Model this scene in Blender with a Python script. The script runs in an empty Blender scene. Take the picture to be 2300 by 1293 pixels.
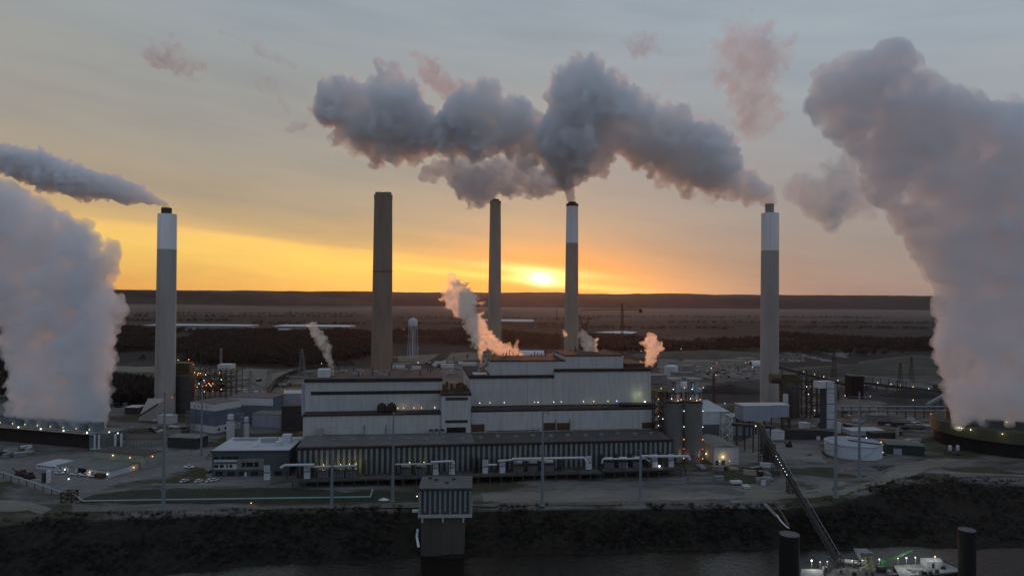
import bpy, bmesh, math, random
from mathutils import Vector, Matrix, noise
R = math.radians
sc = bpy.context.scene
# ------------------------------------------------------------------ camera
FPX, CX, CY = 1533.0, 1150.0, 646.5
PITCH, ROLL, CAMH = R(0.617), R(0.45), 105.0
_r0 = Vector((1, 0, 0)); _f = Vector((0, math.cos(PITCH), math.sin(PITCH))); _u0 = Vector((0, -math.sin(PITCH), math.cos(PITCH)))
RT = _r0*math.cos(ROLL) + _u0*math.sin(ROLL); UP = _u0*math.cos(ROLL) - _r0*math.sin(ROLL)
cam_d = bpy.data.cameras.new('camera'); cam = bpy.data.objects.new('camera', cam_d); sc.collection.objects.link(cam)
cam_d.sensor_width = 36; cam_d.lens = 36*FPX/2300; cam_d.clip_start = 1; cam_d.clip_end = 40000
M = Matrix((RT, UP, -_f)).transposed().to_4x4(); M.translation = Vector((0, 0, CAMH)); cam.matrix_world = M
sc.camera = cam
def ray(px, py): return _f + RT*((px-CX)/FPX) + UP*((CY-py)/FPX)
def at(px, py, Y):                 # real point seen at a photograph position, at ground distance Y
    d = ray(px, py); return Vector((0, 0, CAMH)) + d*(Y/d.y)
def gd(px, py, z=0.0):             # point of the level z under a photograph position
    d = ray(px, py); return Vector((0, 0, CAMH)) + d*((z-CAMH)/d.z)
# ------------------------------------------------------------------ world, sun, exposure
SUN = ray(1216, 624).normalized()
SEL, SAZ = math.asin(SUN.z), math.atan2(SUN.x, SUN.y)
w = bpy.data.worlds.new("World"); sc.world = w; w.use_nodes = True
NT = w.node_tree; N = NT.nodes; L = NT.links; N.clear()
def nd(t, **k):
    n = N.new(t)
    for a, b in k.items(): setattr(n, a, b)
    return n
def mth(op, a, b=None, c=None, clamp=False):
    n = nd('ShaderNodeMath', operation=op, use_clamp=clamp)
    for i, v in enumerate((a, b, c)):
        if v is None: continue
        if isinstance(v, (int, float)): n.inputs[i].default_value = v
        else: L.new(v, n.inputs[i])
    return n.outputs[0]
def ramp(fac, pts):
    n = nd('ShaderNodeValToRGB'); e = n.color_ramp.elements
    while len(e) < len(pts): e.new(0.5)
    for k, (p, c) in enumerate(pts):
        e[k].position = p; e[k].color = (*c, 1) if not isinstance(c, (int, float)) else (c, c, c, 1)
    L.new(fac, n.inputs[0]); return n.outputs[0]
def mix(f, a, b, bt='MIX'):
    n = nd('ShaderNodeMix', data_type='RGBA', blend_type=bt)
    for s, v in ((0, f), (6, a), (7, b)):
        if isinstance(v, (int, float)): n.inputs[s].default_value = v
        elif isinstance(v, tuple): n.inputs[s].default_value = (*v, 1)
        else: L.new(v, n.inputs[s])
    return n.outputs[2]
def lin(r, g, b): return tuple(((c/255+.055)/1.055)**2.4 if c > 10 else c/255/12.92 for c in (r, g, b))
tc = nd('ShaderNodeTexCoord').outputs['Generated']
sx = nd('ShaderNodeSeparateXYZ'); L.new(tc, sx.inputs[0])
X, Y, Z = sx.outputs
hor = mth('POWER', mth('ADD', mth('MULTIPLY', X, X), mth('ADD', mth('MULTIPLY', Y, Y), 1e-6)), .5)
el = mth('ARCTAN2', Z, hor)                              # elevation, radians
az = mth('SUBTRACT', mth('ARCTAN2', X, Y), SAZ)          # azimuth from the sun, radians (+ = right)
# cloud streaks drift down to the right: tilt the elevation a little with azimuth
elt = mth('ADD', el, mth('MULTIPLY', az, 0.094))
st = nd('ShaderNodeCombineXYZ'); L.new(mth('MULTIPLY', az, 1.3), st.inputs[0]); L.new(mth('MULTIPLY', elt, 20), st.inputs[1])
n1 = nd('ShaderNodeTexNoise'); n1.inputs['Scale'].default_value = 2.2; n1.inputs['Detail'].default_value = 6; n1.inputs['Roughness'].default_value = .5
L.new(st.outputs[0], n1.inputs['Vector'])
e2 = mth('ADD', elt, mth('MULTIPLY', mth('SUBTRACT', n1.outputs[0], .5), 0.045))
s_in = mth('ADD', mth('MULTIPLY', e2, 1/0.7), 0.09/.7, clamp=True)
def P(v): return (v+.09)/.7
warm = ramp(s_in, [(0.0, lin(222, 150, 78)), (P(-.045), lin(244, 178, 84)), (P(-.012), lin(252, 200, 100)), (P(.018), lin(255, 208, 104)), (P(.030), lin(250, 202, 108)), (P(.042), lin(212, 176, 118)),
                   (P(0.085), lin(174, 156, 130)), (P(0.15), lin(158, 152, 141)), (P(0.24), lin(152, 153, 150)), (P(.34), lin(148, 158, 165)), (P(.46), lin(150, 162, 172))])
cool = ramp(s_in, [(0.0, lin(150, 132, 124)), (P(0.06), lin(146, 133, 128)), (P(0.12), lin(146, 138, 136)), (P(0.24), lin(148, 150, 155)), (P(0.38), lin(156, 167, 176)), (0.95, lin(144, 158, 172))])
# warm spreads widely to the left of the sun and stops sooner to its right
wf = ramp(mth('ADD', mth('MULTIPLY', az, 1/3.2), .5, clamp=True), [(0.0, 0.0), (.18, .2), (.30, .85), (.42, 1.0), (.5, .95), (.525, .68), (.56, .32), (.61, .08), (.68, 0.0)])
sky = mix(wf, cool, warm)
n2 = nd('ShaderNodeTexNoise'); n2.inputs['Scale'].default_value = 3.0; n2.inputs['Detail'].default_value = 8; n2.inputs['Roughness'].default_value = .55
st2 = nd('ShaderNodeCombineXYZ'); L.new(mth('MULTIPLY', az, 1.3), st2.inputs[0]); L.new(mth('MULTIPLY', elt, 8), st2.inputs[1]); st2.inputs[2].default_value = 4.2
L.new(st2.outputs[0], n2.inputs['Vector'])
sky = mix(.85, sky, ramp(n2.outputs[0], [(0.3, (.88, .89, .92)), (.5, (1, 1, 1)), (.7, (1.10, 1.07, 1.03))]), 'MULTIPLY')
def blob(wx, wy, ey, tilt=.094, k=2):
    dx = mth('MULTIPLY', az, 1/wx); dy = mth('MULTIPLY', mth('SUBTRACT', mth('ADD', el, mth('MULTIPLY', az, tilt)), ey), 1/wy)
    return mth('POWER', 2.718, mth('MULTIPLY', mth('ADD', mth('MULTIPLY', dx, dx), mth('MULTIPLY', dy, dy)), -1.0), clamp=True)
def addc(base, fac, col): return mix(1.0, base, mix(fac, (0, 0, 0), col), 'ADD')
# orange air round the sun, then the veiled disc behind two thin streaks
sky = mix(mth('MULTIPLY', blob(.15, .050, SEL-.008, 0), .9), sky, lin(240, 148, 66))
sky = addc(sky, mth('MULTIPLY', blob(.085, .0075, SEL+.010), 1.0, clamp=True), (.75, .50, .2))
sky = addc(sky, mth('MULTIPLY', blob(.16, .006, SEL-.006), 1.0, clamp=True), (.6, .34, .10))
sky = addc(sky, blob(.034, .0095, SEL-.001), (1.6, 1.0, .45))
sky = addc(sky, blob(.013, .0075, SEL-.001), (2.2, 1.9, 1.2))
# the sky behind the camera is a dim dusk blue; below the horizon dark earth
back = mth('MULTIPLY', mth('SUBTRACT', mth('ABSOLUTE', az), 0.9), 1/1.3, clamp=True)
sky = mix(back, sky, ramp(s_in, [(0, lin(124, 134, 152)), (.5, lin(134, 149, 170)), (1, lin(146, 160, 178))]))
below = mth('MULTIPLY', el, -40, clamp=True)
sky = mix(below, sky, (.02, .018, .018))
bg = nd('ShaderNodeBackground'); L.new(sky, bg.inputs[0]); bg.inputs[1].default_value = 1.0
nis = nd('ShaderNodeTexSky', sky_type='NISHITA', sun_disc=False, sun_elevation=SEL, sun_rotation=SAZ)
bg2 = nd('ShaderNodeBackground'); L.new(nis.outputs[0], bg2.inputs[0]); bg2.inputs[1].default_value = 0.012
ad = nd('ShaderNodeAddShader'); L.new(bg.outputs[0], ad.inputs[0]); L.new(bg2.outputs[0], ad.inputs[1])
wo = nd('ShaderNodeOutputWorld'); L.new(ad.outputs[0], wo.inputs[0])
sl = bpy.data.lights.new('sun', 'SUN'); sl.energy = 1.1; sl.angle = R(0.5); sl.color = (1.0, .36, .12)
so = bpy.data.objects.new('sun', sl); sc.collection.objects.link(so); so.rotation_euler = (-SUN).to_track_quat('-Z', 'Y').to_euler()
vs = sc.view_settings; vs.view_transform = 'Standard'; vs.look = 'None'; vs.exposure = 0; vs.gamma = 1; vs.use_curve_mapping = False
cy = sc.cycles; cy.use_denoising = True; cy.denoiser = 'OPENIMAGEDENOISE'
cy.max_bounces = 14; cy.diffuse_bounces = 3; cy.glossy_bounces = 3; cy.transmission_bounces = 4; cy.volume_bounces = 10; cy.transparent_max_bounces = 12
cy.volume_step_rate = 1.0; cy.volume_max_steps = 256; cy.sample_clamp_indirect = 6
# ------------------------------------------------------------------ builders
import numpy as np
rnd = random.Random(7)
def tag(o, label=None, cat=None, group=None, kind=None):
    for k, v in (('label', label), ('category', cat), ('group', group), ('kind', kind)):
        if v: o[k] = v
    return o
def mat(name, a, b=None, scale=.15, rough=.8, metal=0.0, bump=0.0, bscale=2.0, stretch=(1, 1, 1), spec=.3, lines=None, b2=None):
    """two tones of a surface broken up by object space noise, optional sheet seams (spacing, darkness)"""
    m = bpy.data.materials.new(name); m.use_nodes = True; t = m.node_tree; n = t.nodes; l = t.links
    p = n['Principled BSDF']; p.inputs['Roughness'].default_value = rough; p.inputs['Metallic'].default_value = metal; p.inputs['Specular IOR Level'].default_value = spec
    if b is None: b = tuple(c*.78 for c in a)
    tcn = n.new('ShaderNodeTexCoord'); mp = n.new('ShaderNodeMapping'); mp.inputs['Scale'].default_value = stretch
    l.new(tcn.outputs['Object'], mp.inputs[0])
    no = n.new('ShaderNodeTexNoise'); no.inputs['Scale'].default_value = scale; no.inputs['Detail'].default_value = 7; no.inputs['Roughness'].default_value = .65
    l.new(mp.outputs[0], no.inputs['Vector'])
    r = n.new('ShaderNodeValToRGB'); r.color_ramp.elements[0].position = .36; r.color_ramp.elements[1].position = .64
    r.color_ramp.elements[0].color = (*b, 1); r.color_ramp.elements[1].color = (*a, 1)
    l.new(no.outputs[0], r.inputs[0]); out = r.outputs[0]
    if b2:
        n3 = n.new('ShaderNodeTexNoise'); n3.inputs['Scale'].default_value = scale*9; n3.inputs['Detail'].default_value = 4; l.new(mp.outputs[0], n3.inputs['Vector'])
        r3 = n.new('ShaderNodeValToRGB'); r3.color_ramp.elements[0].position = .45; r3.color_ramp.elements[1].position = .62; l.new(n3.outputs[0], r3.inputs[0])
        mx = n.new('ShaderNodeMix'); mx.data_type = 'RGBA'; l.new(r3.outputs[0], mx.inputs[0]); l.new(out, mx.inputs[6]); mx.inputs[7].default_value = (*b2, 1); out = mx.outputs[2]
    if lines:
        for ax, sp, dk in lines:
            sx = n.new('ShaderNodeSeparateXYZ'); l.new(tcn.outputs['Object'], sx.inputs[0])
            mo = n.new('ShaderNodeMath'); mo.operation = 'PINGPONG'; mo.inputs[1].default_value = sp/2; l.new(sx.outputs[ax], mo.inputs[0])
            lt = n.new('ShaderNodeMath'); lt.operation = 'LESS_THAN'; lt.inputs[1].default_value = .13; l.new(mo.outputs[0], lt.inputs[0])
            mu = n.new('ShaderNodeMath'); mu.operation = 'MULTIPLY'; mu.inputs[1].default_value = dk; l.new(lt.outputs[0], mu.inputs[0])
            mx = n.new('ShaderNodeMix'); mx.data_type = 'RGBA'; l.new(mu.outputs[0], mx.inputs[0]); l.new(out, mx.inputs[6]); mx.inputs[7].default_value = (0.02, .02, .02, 1); out = mx.outputs[2]
    l.new(out, p.inputs['Base Color'])
    if bump:
        n4 = n.new('ShaderNodeTexNoise'); n4.inputs['Scale'].default_value = bscale; n4.inputs['Detail'].default_value = 5; l.new(mp.outputs[0], n4.inputs['Vector'])
        bu = n.new('ShaderNodeBump'); bu.inputs['Strength'].default_value = 1; bu.inputs['Distance'].default_value = bump; l.new(n4.outputs[0], bu.inputs['Height']); l.new(bu.outputs[0], p.inputs['Normal'])
    return m
def glow(name, col, s):
    m = bpy.data.materials.new(name); m.use_nodes = True; n = m.node_tree.nodes; p = n['Principled BSDF']
    p.inputs['Base Color'].default_value = (.1, .1, .1, 1); p.inputs['Emission Color'].default_value = (*col, 1); p.inputs['Emission Strength'].default_value = s
    m.cycles.emission_sampling = 'NONE'; return m
M_ = dict(
 concrete=mat('concrete', (.40, .385, .365), (.31, .30, .285), .06, .9, stretch=(1, 1, .25), lines=None),
 oldconcrete=mat('old_concrete', (.30, .235, .175), (.18, .14, .105), .05, .92, stretch=(1.6, 1.6, .3), b2=(.24, .185, .14)),
 tanconcrete=mat('tan_concrete', (.40, .34, .27), (.30, .25, .20), .05, .92, stretch=(1.6, 1.6, .3)),
 stackwhite=mat('stack_white_paint', (.80, .82, .84), (.72, .74, .76), .1, .7, stretch=(1, 1, .2)),
 cap=mat('stack_cap', (.10, .05, .04), (.05, .03, .025), .4, .8),
 flue=mat('flue_steel', (.05, .045, .03), (.03, .028, .02), .3, .7),
 paleflue=mat('pale_flue', (.34, .30, .27), (.2, .17, .15), .3, .7),
 wall=mat('white_cladding', (.47, .47, .46), (.43, .43, .425), .07, .75, stretch=(1, 1, .12), b2=(.395, .39, .38), lines=((0, 17.0, .28), (2, 6.0, .10))),
 wallb=mat('blue_grey_cladding', (.30, .33, .38), (.25, .28, .33), .1, .75, lines=((0, 6.0, .35),)),
 stripe=mat('pale_green_panel', (.215, .235, .23), (.17, .19, .185), .15, .7),
 darkpanel=mat('dark_green_panel', (.055, .065, .065), (.035, .042, .042), .2, .7),
 trim=mat('dark_rust_trim', (.045, .03, .024), (.025, .02, .018), .2, .85),
 roof=mat('gravel_roof', (.085, .075, .07), (.055, .05, .047), .09, .95, b2=(.07, .06, .056)),
 roofp=mat('stained_grey_roof', (.15, .145, .145), (.085, .082, .082), .09, .92, b2=(.11, .105, .105)),
 roofw=mat('white_roof', (.46, .48, .50), (.38, .40, .42), .1, .85),
 rooft=mat('tan_roof', (.20, .195, .17), (.15, .145, .13), .08, .9),
 white=mat('white_metal', (.55, .56, .58), (.46, .47, .49), .2, .6),
 grey=mat('grey_metal', (.22, .23, .24), (.15, .16, .17), .3, .6),
 galv=mat('galvanised_steel', (.20, .23, .26), (.15, .18, .20), .25, .55, stretch=(1, 1, .2)),
 steel=mat('dark_steel', (.045, .045, .047), (.03, .03, .03), .3, .7),
 rust=mat('rusty_steel', (.10, .055, .035), (.06, .035, .025), .4, .85),
 duct=mat('olive_duct_steel', (.10, .095, .055), (.06, .055, .035), .3, .6),
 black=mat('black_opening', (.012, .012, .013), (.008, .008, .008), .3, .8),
 wood=mat('dark_timber_louvres', (.035, .026, .02), (.02, .015, .012), .2, .9, lines=((2, 1.0, .5),)),
 teal=mat('verdigris_pipe', (.25, .42, .42), (.2, .34, .34), .3, .5),
 tealfrp=mat('grey_green_panel', (.13, .16, .155), (.09, .12, .115), .2, .6),
 tank=mat('white_tank_paint', (.50, .53, .57), (.43, .46, .50), .05, .6, stretch=(1, 1, .25)),
 silo=mat('silo_concrete', (.16, .155, .145), (.125, .12, .115), .1, .9, stretch=(1, 1, .3)),
 beige=mat('beige_block', (.32, .31, .25), (.26, .25, .20), .15, .85),
 green=mat('dark_green_siding', (.018, .04, .034), (.012, .028, .025), .15, .7),
 glass=mat('dark_glass', (.02, .025, .03), (.015, .018, .02), .5, .15, spec=.6),
 carw=mat('white_car_paint', (.72, .73, .75), (.68, .69, .71), .5, .3, spec=.5),
 card=mat('dark_car_paint', (.03, .032, .035), (.02, .02, .022), .5, .3, spec=.5),
 carr=mat('red_car_paint', (.18, .02, .02), (.14, .02, .02), .5, .3, spec=.5),
 tyre=mat('tyre', (.02, .02, .02), None, 1, .9),
 coal=mat('coal', (.022, .021, .022), (.012, .012, .013), .08, .9, bump=.6, bscale=.6),
 sand=mat('limestone_gravel', (.23, .21, .18), (.12, .108, .09), .055, .95, bump=.4, bscale=.5, stretch=(.5, 1.5, 1), b2=(.17, .155, .13)),
 snow=mat('snow', (.62, .64, .68), (.40, .42, .45), .5, .9),
 brown=mat('dirt', (.17, .15, .125), (.085, .075, .062), .06, .95, bump=.3, b2=(.11, .095, .08)),
 red=mat('red_machine_paint', (.10, .035, .025), (.06, .025, .02), .5, .7),
 crane=mat('crane_lattice', (.10, .03, .02), (.06, .02, .015), .3, .7),
 bark=mat('bare_wood', (.040, .034, .031), (.022, .019, .018), .3, .95),
 bark2=mat('bare_wood_brown', (.055, .042, .036), (.03, .024, .022), .05, .95),
)
GL = dict(o=glow('sodium_lamp', (1, .42, .08), 3.5), w=glow('white_lamp', (.85, .92, 1), 3.4), y=glow('yellow_lamp', (1, .75, .25), 3), r=glow('red_lamp', (1, .12, .06), 2.5), g=glow('green_lamp', (.5, 1, .3), 2))
ORG = {}; KIDS = {}
class MB:
    def __init__(s): s.v = []; s.f = []; s.k = []
    def add(s, vs, fs):
        k = len(s.v); s.k.append((k, len(s.f))); s.v += [tuple(p) for p in vs]; s.f += [tuple(i+k for i in f) for f in fs]; return s
    def hexa(s, lo, hi):                 # 4 lower and 4 upper points, counter-clockwise
        return s.add(list(lo)+list(hi), [(3, 2, 1, 0), (4, 5, 6, 7)]+[(i, (i+1) % 4, (i+1) % 4+4, i+4) for i in range(4)])
    def box(s, c, sx, sy, sz, a=0.0):    # c = centre of the underside
        ca, sa = math.cos(a), math.sin(a); P = []
        for z in (0, sz):
            for x, y in ((-1, -1), (1, -1), (1, 1), (-1, 1)):
                P.append((c[0]+ca*x*sx/2-sa*y*sy/2, c[1]+sa*x*sx/2+ca*y*sy/2, c[2]+z))
        return s.hexa(P[:4], P[4:])
    def tube(s, a, b, r, r2=None, n=10, cap=True):
        a, b = Vector(a), Vector(b); r2 = r if r2 is None else r2; d = (b-a).normalized()
        x = d.orthogonal().normalized(); y = d.cross(x)
        vs = [a+(x*math.cos(t)+y*math.sin(t))*r for t in (i*6.28318/n for i in range(n))]+[b+(x*math.cos(t)+y*math.sin(t))*r2 for t in (i*6.28318/n for i in range(n))]
        fs = [(i, (i+1) % n, (i+1) % n+n, i+n) for i in range(n)]
        if cap: fs += [tuple(range(n-1, -1, -1)), tuple(range(n, 2*n))]
        return s.add(vs, fs)
    def path(s, pts, r, n=8):
        for a, b in zip(pts, pts[1:]): s.tube(a, b, r, n=n)
        return s
    def lathe(s, c, prof, n=40):
        vs = []; fs = []
        for r, z in prof:
            vs += [(c[0]+r*math.cos(i*6.28318/n), c[1]+r*math.sin(i*6.28318/n), c[2]+z) for i in range(n)]
        for j in range(len(prof)-1):
            fs += [(j*n+i, j*n+(i+1) % n, (j+1)*n+(i+1) % n, (j+1)*n+i) for i in range(n)]
        fs += [tuple(range(n-1, -1, -1)), tuple(range((len(prof)-1)*n, len(prof)*n))]
        return s.add(vs, fs)
    def lattice(s, a, b, wd, r, seg, wt=None):   # square lattice column or beam from a to b
        a, b = Vector(a), Vector(b); d = (b-a).normalized()
        x = d.cross(Vector((0, 0, 1))); x = Vector((1, 0, 0)) if x.length < .05 else x.normalized(); y = d.cross(x); wt = wd if wt is None else wt
        def ring(t):
            p = a+(b-a)*t; q = (wd+(wt-wd)*t)/2; return [p+x*q*i+y*q*j for i, j in ((-1, -1), (1, -1), (1, 1), (-1, 1))]
        R0 = ring(0)
        for k in range(4): s.tube(R0[k], ring(1)[k], r, n=4)
        for i in range(seg):
            R1 = ring((i+1)/seg)
            for k in range(4):
                s.tube(R1[k], R1[(k+1) % 4], r*.7, n=3); s.tube(R0[k], R1[(k+1) % 4], r*.7, n=3)
            R0 = R1
        return s
    def each(s, name, m, parent):        # every piece collected here becomes a part of its own
        e = s.k+[(len(s.v), len(s.f))]
        for (a, b), (c, d) in zip(e, e[1:]):
            q = MB(); q.v = s.v[a:c]; q.f = [tuple(i-a for i in f) for f in s.f[b:d]]; q.build(name, m, parent)
    def build(s, name, m, parent=None, smooth=False, loc=None):
        o0 = Vector(ORG[parent.name]) if parent is not None else (Vector(loc) if loc is not None else Vector((0, 0, 0)))
        me = bpy.data.meshes.new(name); me.from_pydata([tuple(Vector(p)-o0) for p in s.v], [], s.f); me.materials.append(m if not isinstance(m, str) else M_[m])
        o = bpy.data.objects.new(name, me); sc.collection.objects.link(o)
        if smooth:
            for p in me.polygons: p.use_smooth = True
            me.set_sharp_from_angle(angle=R(35))
        if parent is not None: o.parent = parent; KIDS.setdefault(parent.name, []).append(o)
        else: o.location = o0
        ORG[o.name] = tuple(o0)
        return o
def thing(name, label, cat, loc, group=None):
    o = bpy.data.objects.new(name, None); sc.collection.objects.link(o); o.empty_display_size = .1
    o.location = loc; ORG[o.name] = tuple(loc); return tag(o, label, cat, group)
def copy_tree(root, dloc, label=None, group=None):
    c = root.copy(); sc.collection.objects.link(c); c.location = dloc
    if label: c['label'] = label
    if group: c['group'] = group
    def rec(src, dst):
        for ch in KIDS.get(src.name, []):
            k = ch.copy(); KIDS.setdefault(dst.name, []).append(k); sc.collection.objects.link(k); k.parent = dst; rec(ch, k)
    rec(root, c); return c
class Frame:
    """a ground frame: corner on the ground, u along a facade, v away from the viewer"""
    def __init__(s, o, deg):
        s.o = Vector((o[0], o[1], 0)); a = R(deg); s.a = a; s.ex = Vector((math.cos(a), math.sin(a), 0)); s.ey = Vector((-math.sin(a), math.cos(a), 0))
    def p(s, u, v, z=0): return s.o+s.ex*u+s.ey*v+Vector((0, 0, z))
    def hit(s, px, py, v):
        d = ray(px, py); c = Vector((0, 0, CAMH)); t = (v-(c-s.o).dot(s.ey))/d.dot(s.ey); q = c+d*t
        return (q-s.o).dot(s.ex), q.z
    def box(s, mb, u0, u1, v0, v1, z0, z1):
        return mb.hexa([s.p(u0, v0, z0), s.p(u1, v0, z0), s.p(u1, v1, z0), s.p(u0, v1, z0)], [s.p(u0, v0, z1), s.p(u1, v0, z1), s.p(u1, v1, z1), s.p(u0, v1, z1)])
def lamp(parent, p, c='w', r=.5, name='lamp'):
    r *= .68; mb = MB(); mb.lathe((p[0], p[1], p[2]-r), [(r*.35, 0), (r*.9, r*.4), (r, r), (r*.9, r*1.6), (r*.35, r*2)], 8)
    return mb.build(name, GL[c], parent)
def simple(name, label, cat, mb, m, loc, group=None, smooth=False, kind=None):
    o = mb.build(name, m, None, smooth, loc); return tag(o, label, cat, group, kind)
def pt(loc, e, col, size=.6):
    l = bpy.data.lights.new('yard_light', 'POINT'); l.energy = e*.6; l.color = col; l.shadow_soft_size = size; o = bpy.data.objects.new('yard_light', l); sc.collection.objects.link(o); o.location = loc; return o
# ------------------------------------------------------------------ the land
WZ = -12.0
TOP = [(-150, 1174), (0, 1170), (60, 1165), (130, 1152), (300, 1150), (600, 1142), (900, 1136), (1300, 1133), (1650, 1130), (1760, 1134), (1880, 1118), (1950, 1090), (2030, 1069), (2120, 1066), (2300, 1080), (2450, 1090)]
SHO = [(-100, 1300), (300, 1298), (540, 1272), (700, 1268), (930, 1256), (1100, 1248), (1560, 1236), (1990, 1229), (2300, 1232), (2450, 1236)]
tp = sorted((gd(x, y).x, gd(x, y).y) for x, y in TOP); sh = sorted((gd(x, y, WZ).x, gd(x, y, WZ).y) for x, y in SHO)
def ytop(x): return float(np.interp(x, *zip(*tp)))
def ysho(x): return float(np.interp(x, *zip(*sh)))+1.5*math.sin(x*.11)+.8*math.sin(x*.31)
def height(x, y):
    a, b = ysho(x), ytop(x)
    if y >= b: return 0.0 if y < b+3 or y > 1500 else .35*noise.noise(Vector((x*.03, y*.03, 0)))*min(1, (y-b)/30)
    if y <= a: return max(-17, WZ-(a-y)*.35)
    t = (y-a)/(b-a); e = t**.9
    return WZ*(1-e) + (noise.noise(Vector((x*.06, y*.09, 3)))*2.2+noise.noise(Vector((x*.2, y*.2, 7)))*.7)*math.sin(t*3.14159)
xs = [-9000, -6000, -4000, -2600, -1700, -1100, -800, -620, -520]+list(range(-460, 601, 6))+[660, 760, 900, 1200, 1700, 2600, 4000, 6000, 9000]
V = []; F = []; NR = 0
for x in xs:
    a, b = ysho(x), ytop(x)
    ys = [-400, 60, 200, a-25, a-8]+[a+(b-a)*k/18 for k in range(19)]+[b+d for d in (1.5, 4, 8, 14, 22, 32, 44, 58, 75, 95, 120, 150, 190, 240, 300, 380, 480, 620, 800)]+[1500, 2200, 3200, 4500, 6500, 9500, 14000]
    NR = len(ys)
    for y in ys: V.append((x, y, height(x, y)))
for i in range(len(xs)-1):
    for j in range(NR-1): k = i*NR+j; F.append((k, k+NR, k+NR+1, k+1))
def ground_material():
    m = bpy.data.materials.new('ground'); m.use_nodes = True; t = m.node_tree; n = t.nodes; l = t.links; p = n['Principled BSDF']; p.inputs['Roughness'].default_value = .95; p.inputs['Specular IOR Level'].default_value = .15
    g = n.new('ShaderNodeNewGeometry'); sx = n.new('ShaderNodeSeparateXYZ'); l.new(g.outputs['Position'], sx.inputs[0])
    def no(scale, det=6, st=(1, 1, 1), ro=.6, w=0.0):
        mp = n.new('ShaderNodeMapping'); mp.inputs['Scale'].default_value = st; mp.inputs['Location'].default_value = (w, w*.7, 0); l.new(g.outputs['Position'], mp.inputs[0])
        k = n.new('ShaderNodeTexNoise'); k.inputs['Scale'].default_value = scale; k.inputs['Detail'].default_value = det; k.inputs['Roughness'].default_value = ro; l.new(mp.outputs[0], k.inputs['Vector']); return k.outputs[0]
    def rp(f, pts):
        k = n.new('ShaderNodeValToRGB'); e = k.color_ramp.elements
        while len(e) < len(pts): e.new(.5)
        for q, (a, c) in enumerate(pts): e[q].position = a; e[q].color = (*c, 1) if isinstance(c, tuple) else (c, c, c, 1)
        l.new(f, k.inputs[0]); return k.outputs[0]
    def mx(f, a, b):
        k = n.new('ShaderNodeMix'); k.data_type = 'RGBA'
        for s, v in ((0, f), (6, a), (7, b)):
            if isinstance(v, tuple): k.inputs[s].default_value = (*v, 1)
            else: l.new(v, k.inputs[s])
        return k.outputs[2]
    def ma(op, a, b=None, cl=False):
        k = n.new('ShaderNodeMath'); k.operation = op; k.use_clamp = cl
        for i, v in enumerate((a, b)):
            if v is None: continue
            if isinstance(v, (int, float)): k.inputs[i].default_value = v
            else: l.new(v, k.inputs[i])
        return k.outputs[0]
    # yard: worn gravel with tracks, grass patches and scraps of snow
    yard = rp(no(.035, 9, (.5, 1.5, 1), .68), [(.34, (.05, .045, .04)), (.45, (.10, .094, .086)), (.52, (.16, .152, .145)), (.6, (.10, .095, .09)), (.7, (.25, .245, .24))])
    grass = rp(no(.5, 5), [(.35, (.035, .036, .02)), (.65, (.065, .06, .036))])
    yard = mx(rp(no(.012, 4, (1, 1.6, 1), w=50), [(.5, 0.0), (.56, 1.0)]), yard, grass)
    yard = mx(rp(no(.30, 6, (.25, 1.2, 1), .7, w=20), [(.66, 0.0), (.72, .8)]), yard, (.4, .41, .43))
    # fields and woods of the valley floor
    fld = n.new('ShaderNodeTexVoronoi'); fld.inputs['Scale'].default_value = .0042; mp = n.new('ShaderNodeMapping'); mp.inputs['Scale'].default_value = (.55, .45, 1); mp.inputs['Rotation'].default_value = (0, 0, .15); l.new(g.outputs['Position'], mp.inputs[0]); l.new(mp.outputs[0], fld.inputs['Vector'])
    sc_ = n.new('ShaderNodeSeparateColor'); l.new(fld.outputs['Color'], sc_.inputs[0])
    valley = rp(sc_.outputs[0], [(.0, (.020, .017, .017)), (.4, (.034, .028, .026)), (.65, (.058, .049, .042)), (.9, (.028, .024, .022))])
    valley = mx(rp(no(.02, 8, (1, .6, 1), .75), [(.42, 0.0), (.58, .85)]), valley, (.018, .016, .016))
    far = ma('MULTIPLY', ma('SUBTRACT', sx.outputs[1], 820), 1/200, True)
    c = mx(far, yard, valley)
    bank = ma('MULTIPLY', ma('ADD', sx.outputs[2], .9), -1.6, True)
    c = mx(bank, c, rp(no(.4, 7), [(.38, (.009, .008, .007)), (.62, (.024, .020, .015))]))
    l.new(c, p.inputs['Base Color'])
    bu = n.new('ShaderNodeBump'); bu.inputs['Distance'].default_value = .35; l.new(no(.6, 7), bu.inputs['Height']); l.new(bu.outputs[0], p.inputs['Normal'])
    return m
me = bpy.data.meshes.new('ground'); me.from_pydata(V, [], F); me.materials.append(ground_material())
for p in me.polygons: p.use_smooth = True
go = bpy.data.objects.new('ground', me); sc.collection.objects.link(go); go['kind'] = 'structure'
# river: brown water, gently rippled
wm = bpy.data.materials.new('river_water'); wm.use_nodes = True; t = wm.node_tree; p = t.nodes['Principled BSDF']
p.inputs['Base Color'].default_value = (.010, .009, .006, 1); p.inputs['Roughness'].default_value = .13; p.inputs['IOR'].default_value = 1.33; p.inputs['Specular IOR Level'].default_value = .36
tcn = t.nodes.new('ShaderNodeTexCoord'); no = t.nodes.new('ShaderNodeTexNoise'); no.inputs['Scale'].default_value = .55; no.inputs['Detail'].default_value = 5; no.inputs['Distortion'].default_value = .6
mp = t.nodes.new('ShaderNodeMapping'); mp.inputs['Scale'].default_value = (.7, 1.5, 1); t.links.new(tcn.outputs['Object'], mp.inputs[0]); t.links.new(mp.outputs[0], no.inputs['Vector'])
bu = t.nodes.new('ShaderNodeBump'); bu.inputs['Distance'].default_value = .22; bu.inputs['Strength'].default_value = .8; t.links.new(no.outputs[0], bu.inputs['Height']); t.links.new(bu.outputs[0], p.inputs['Normal'])
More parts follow.
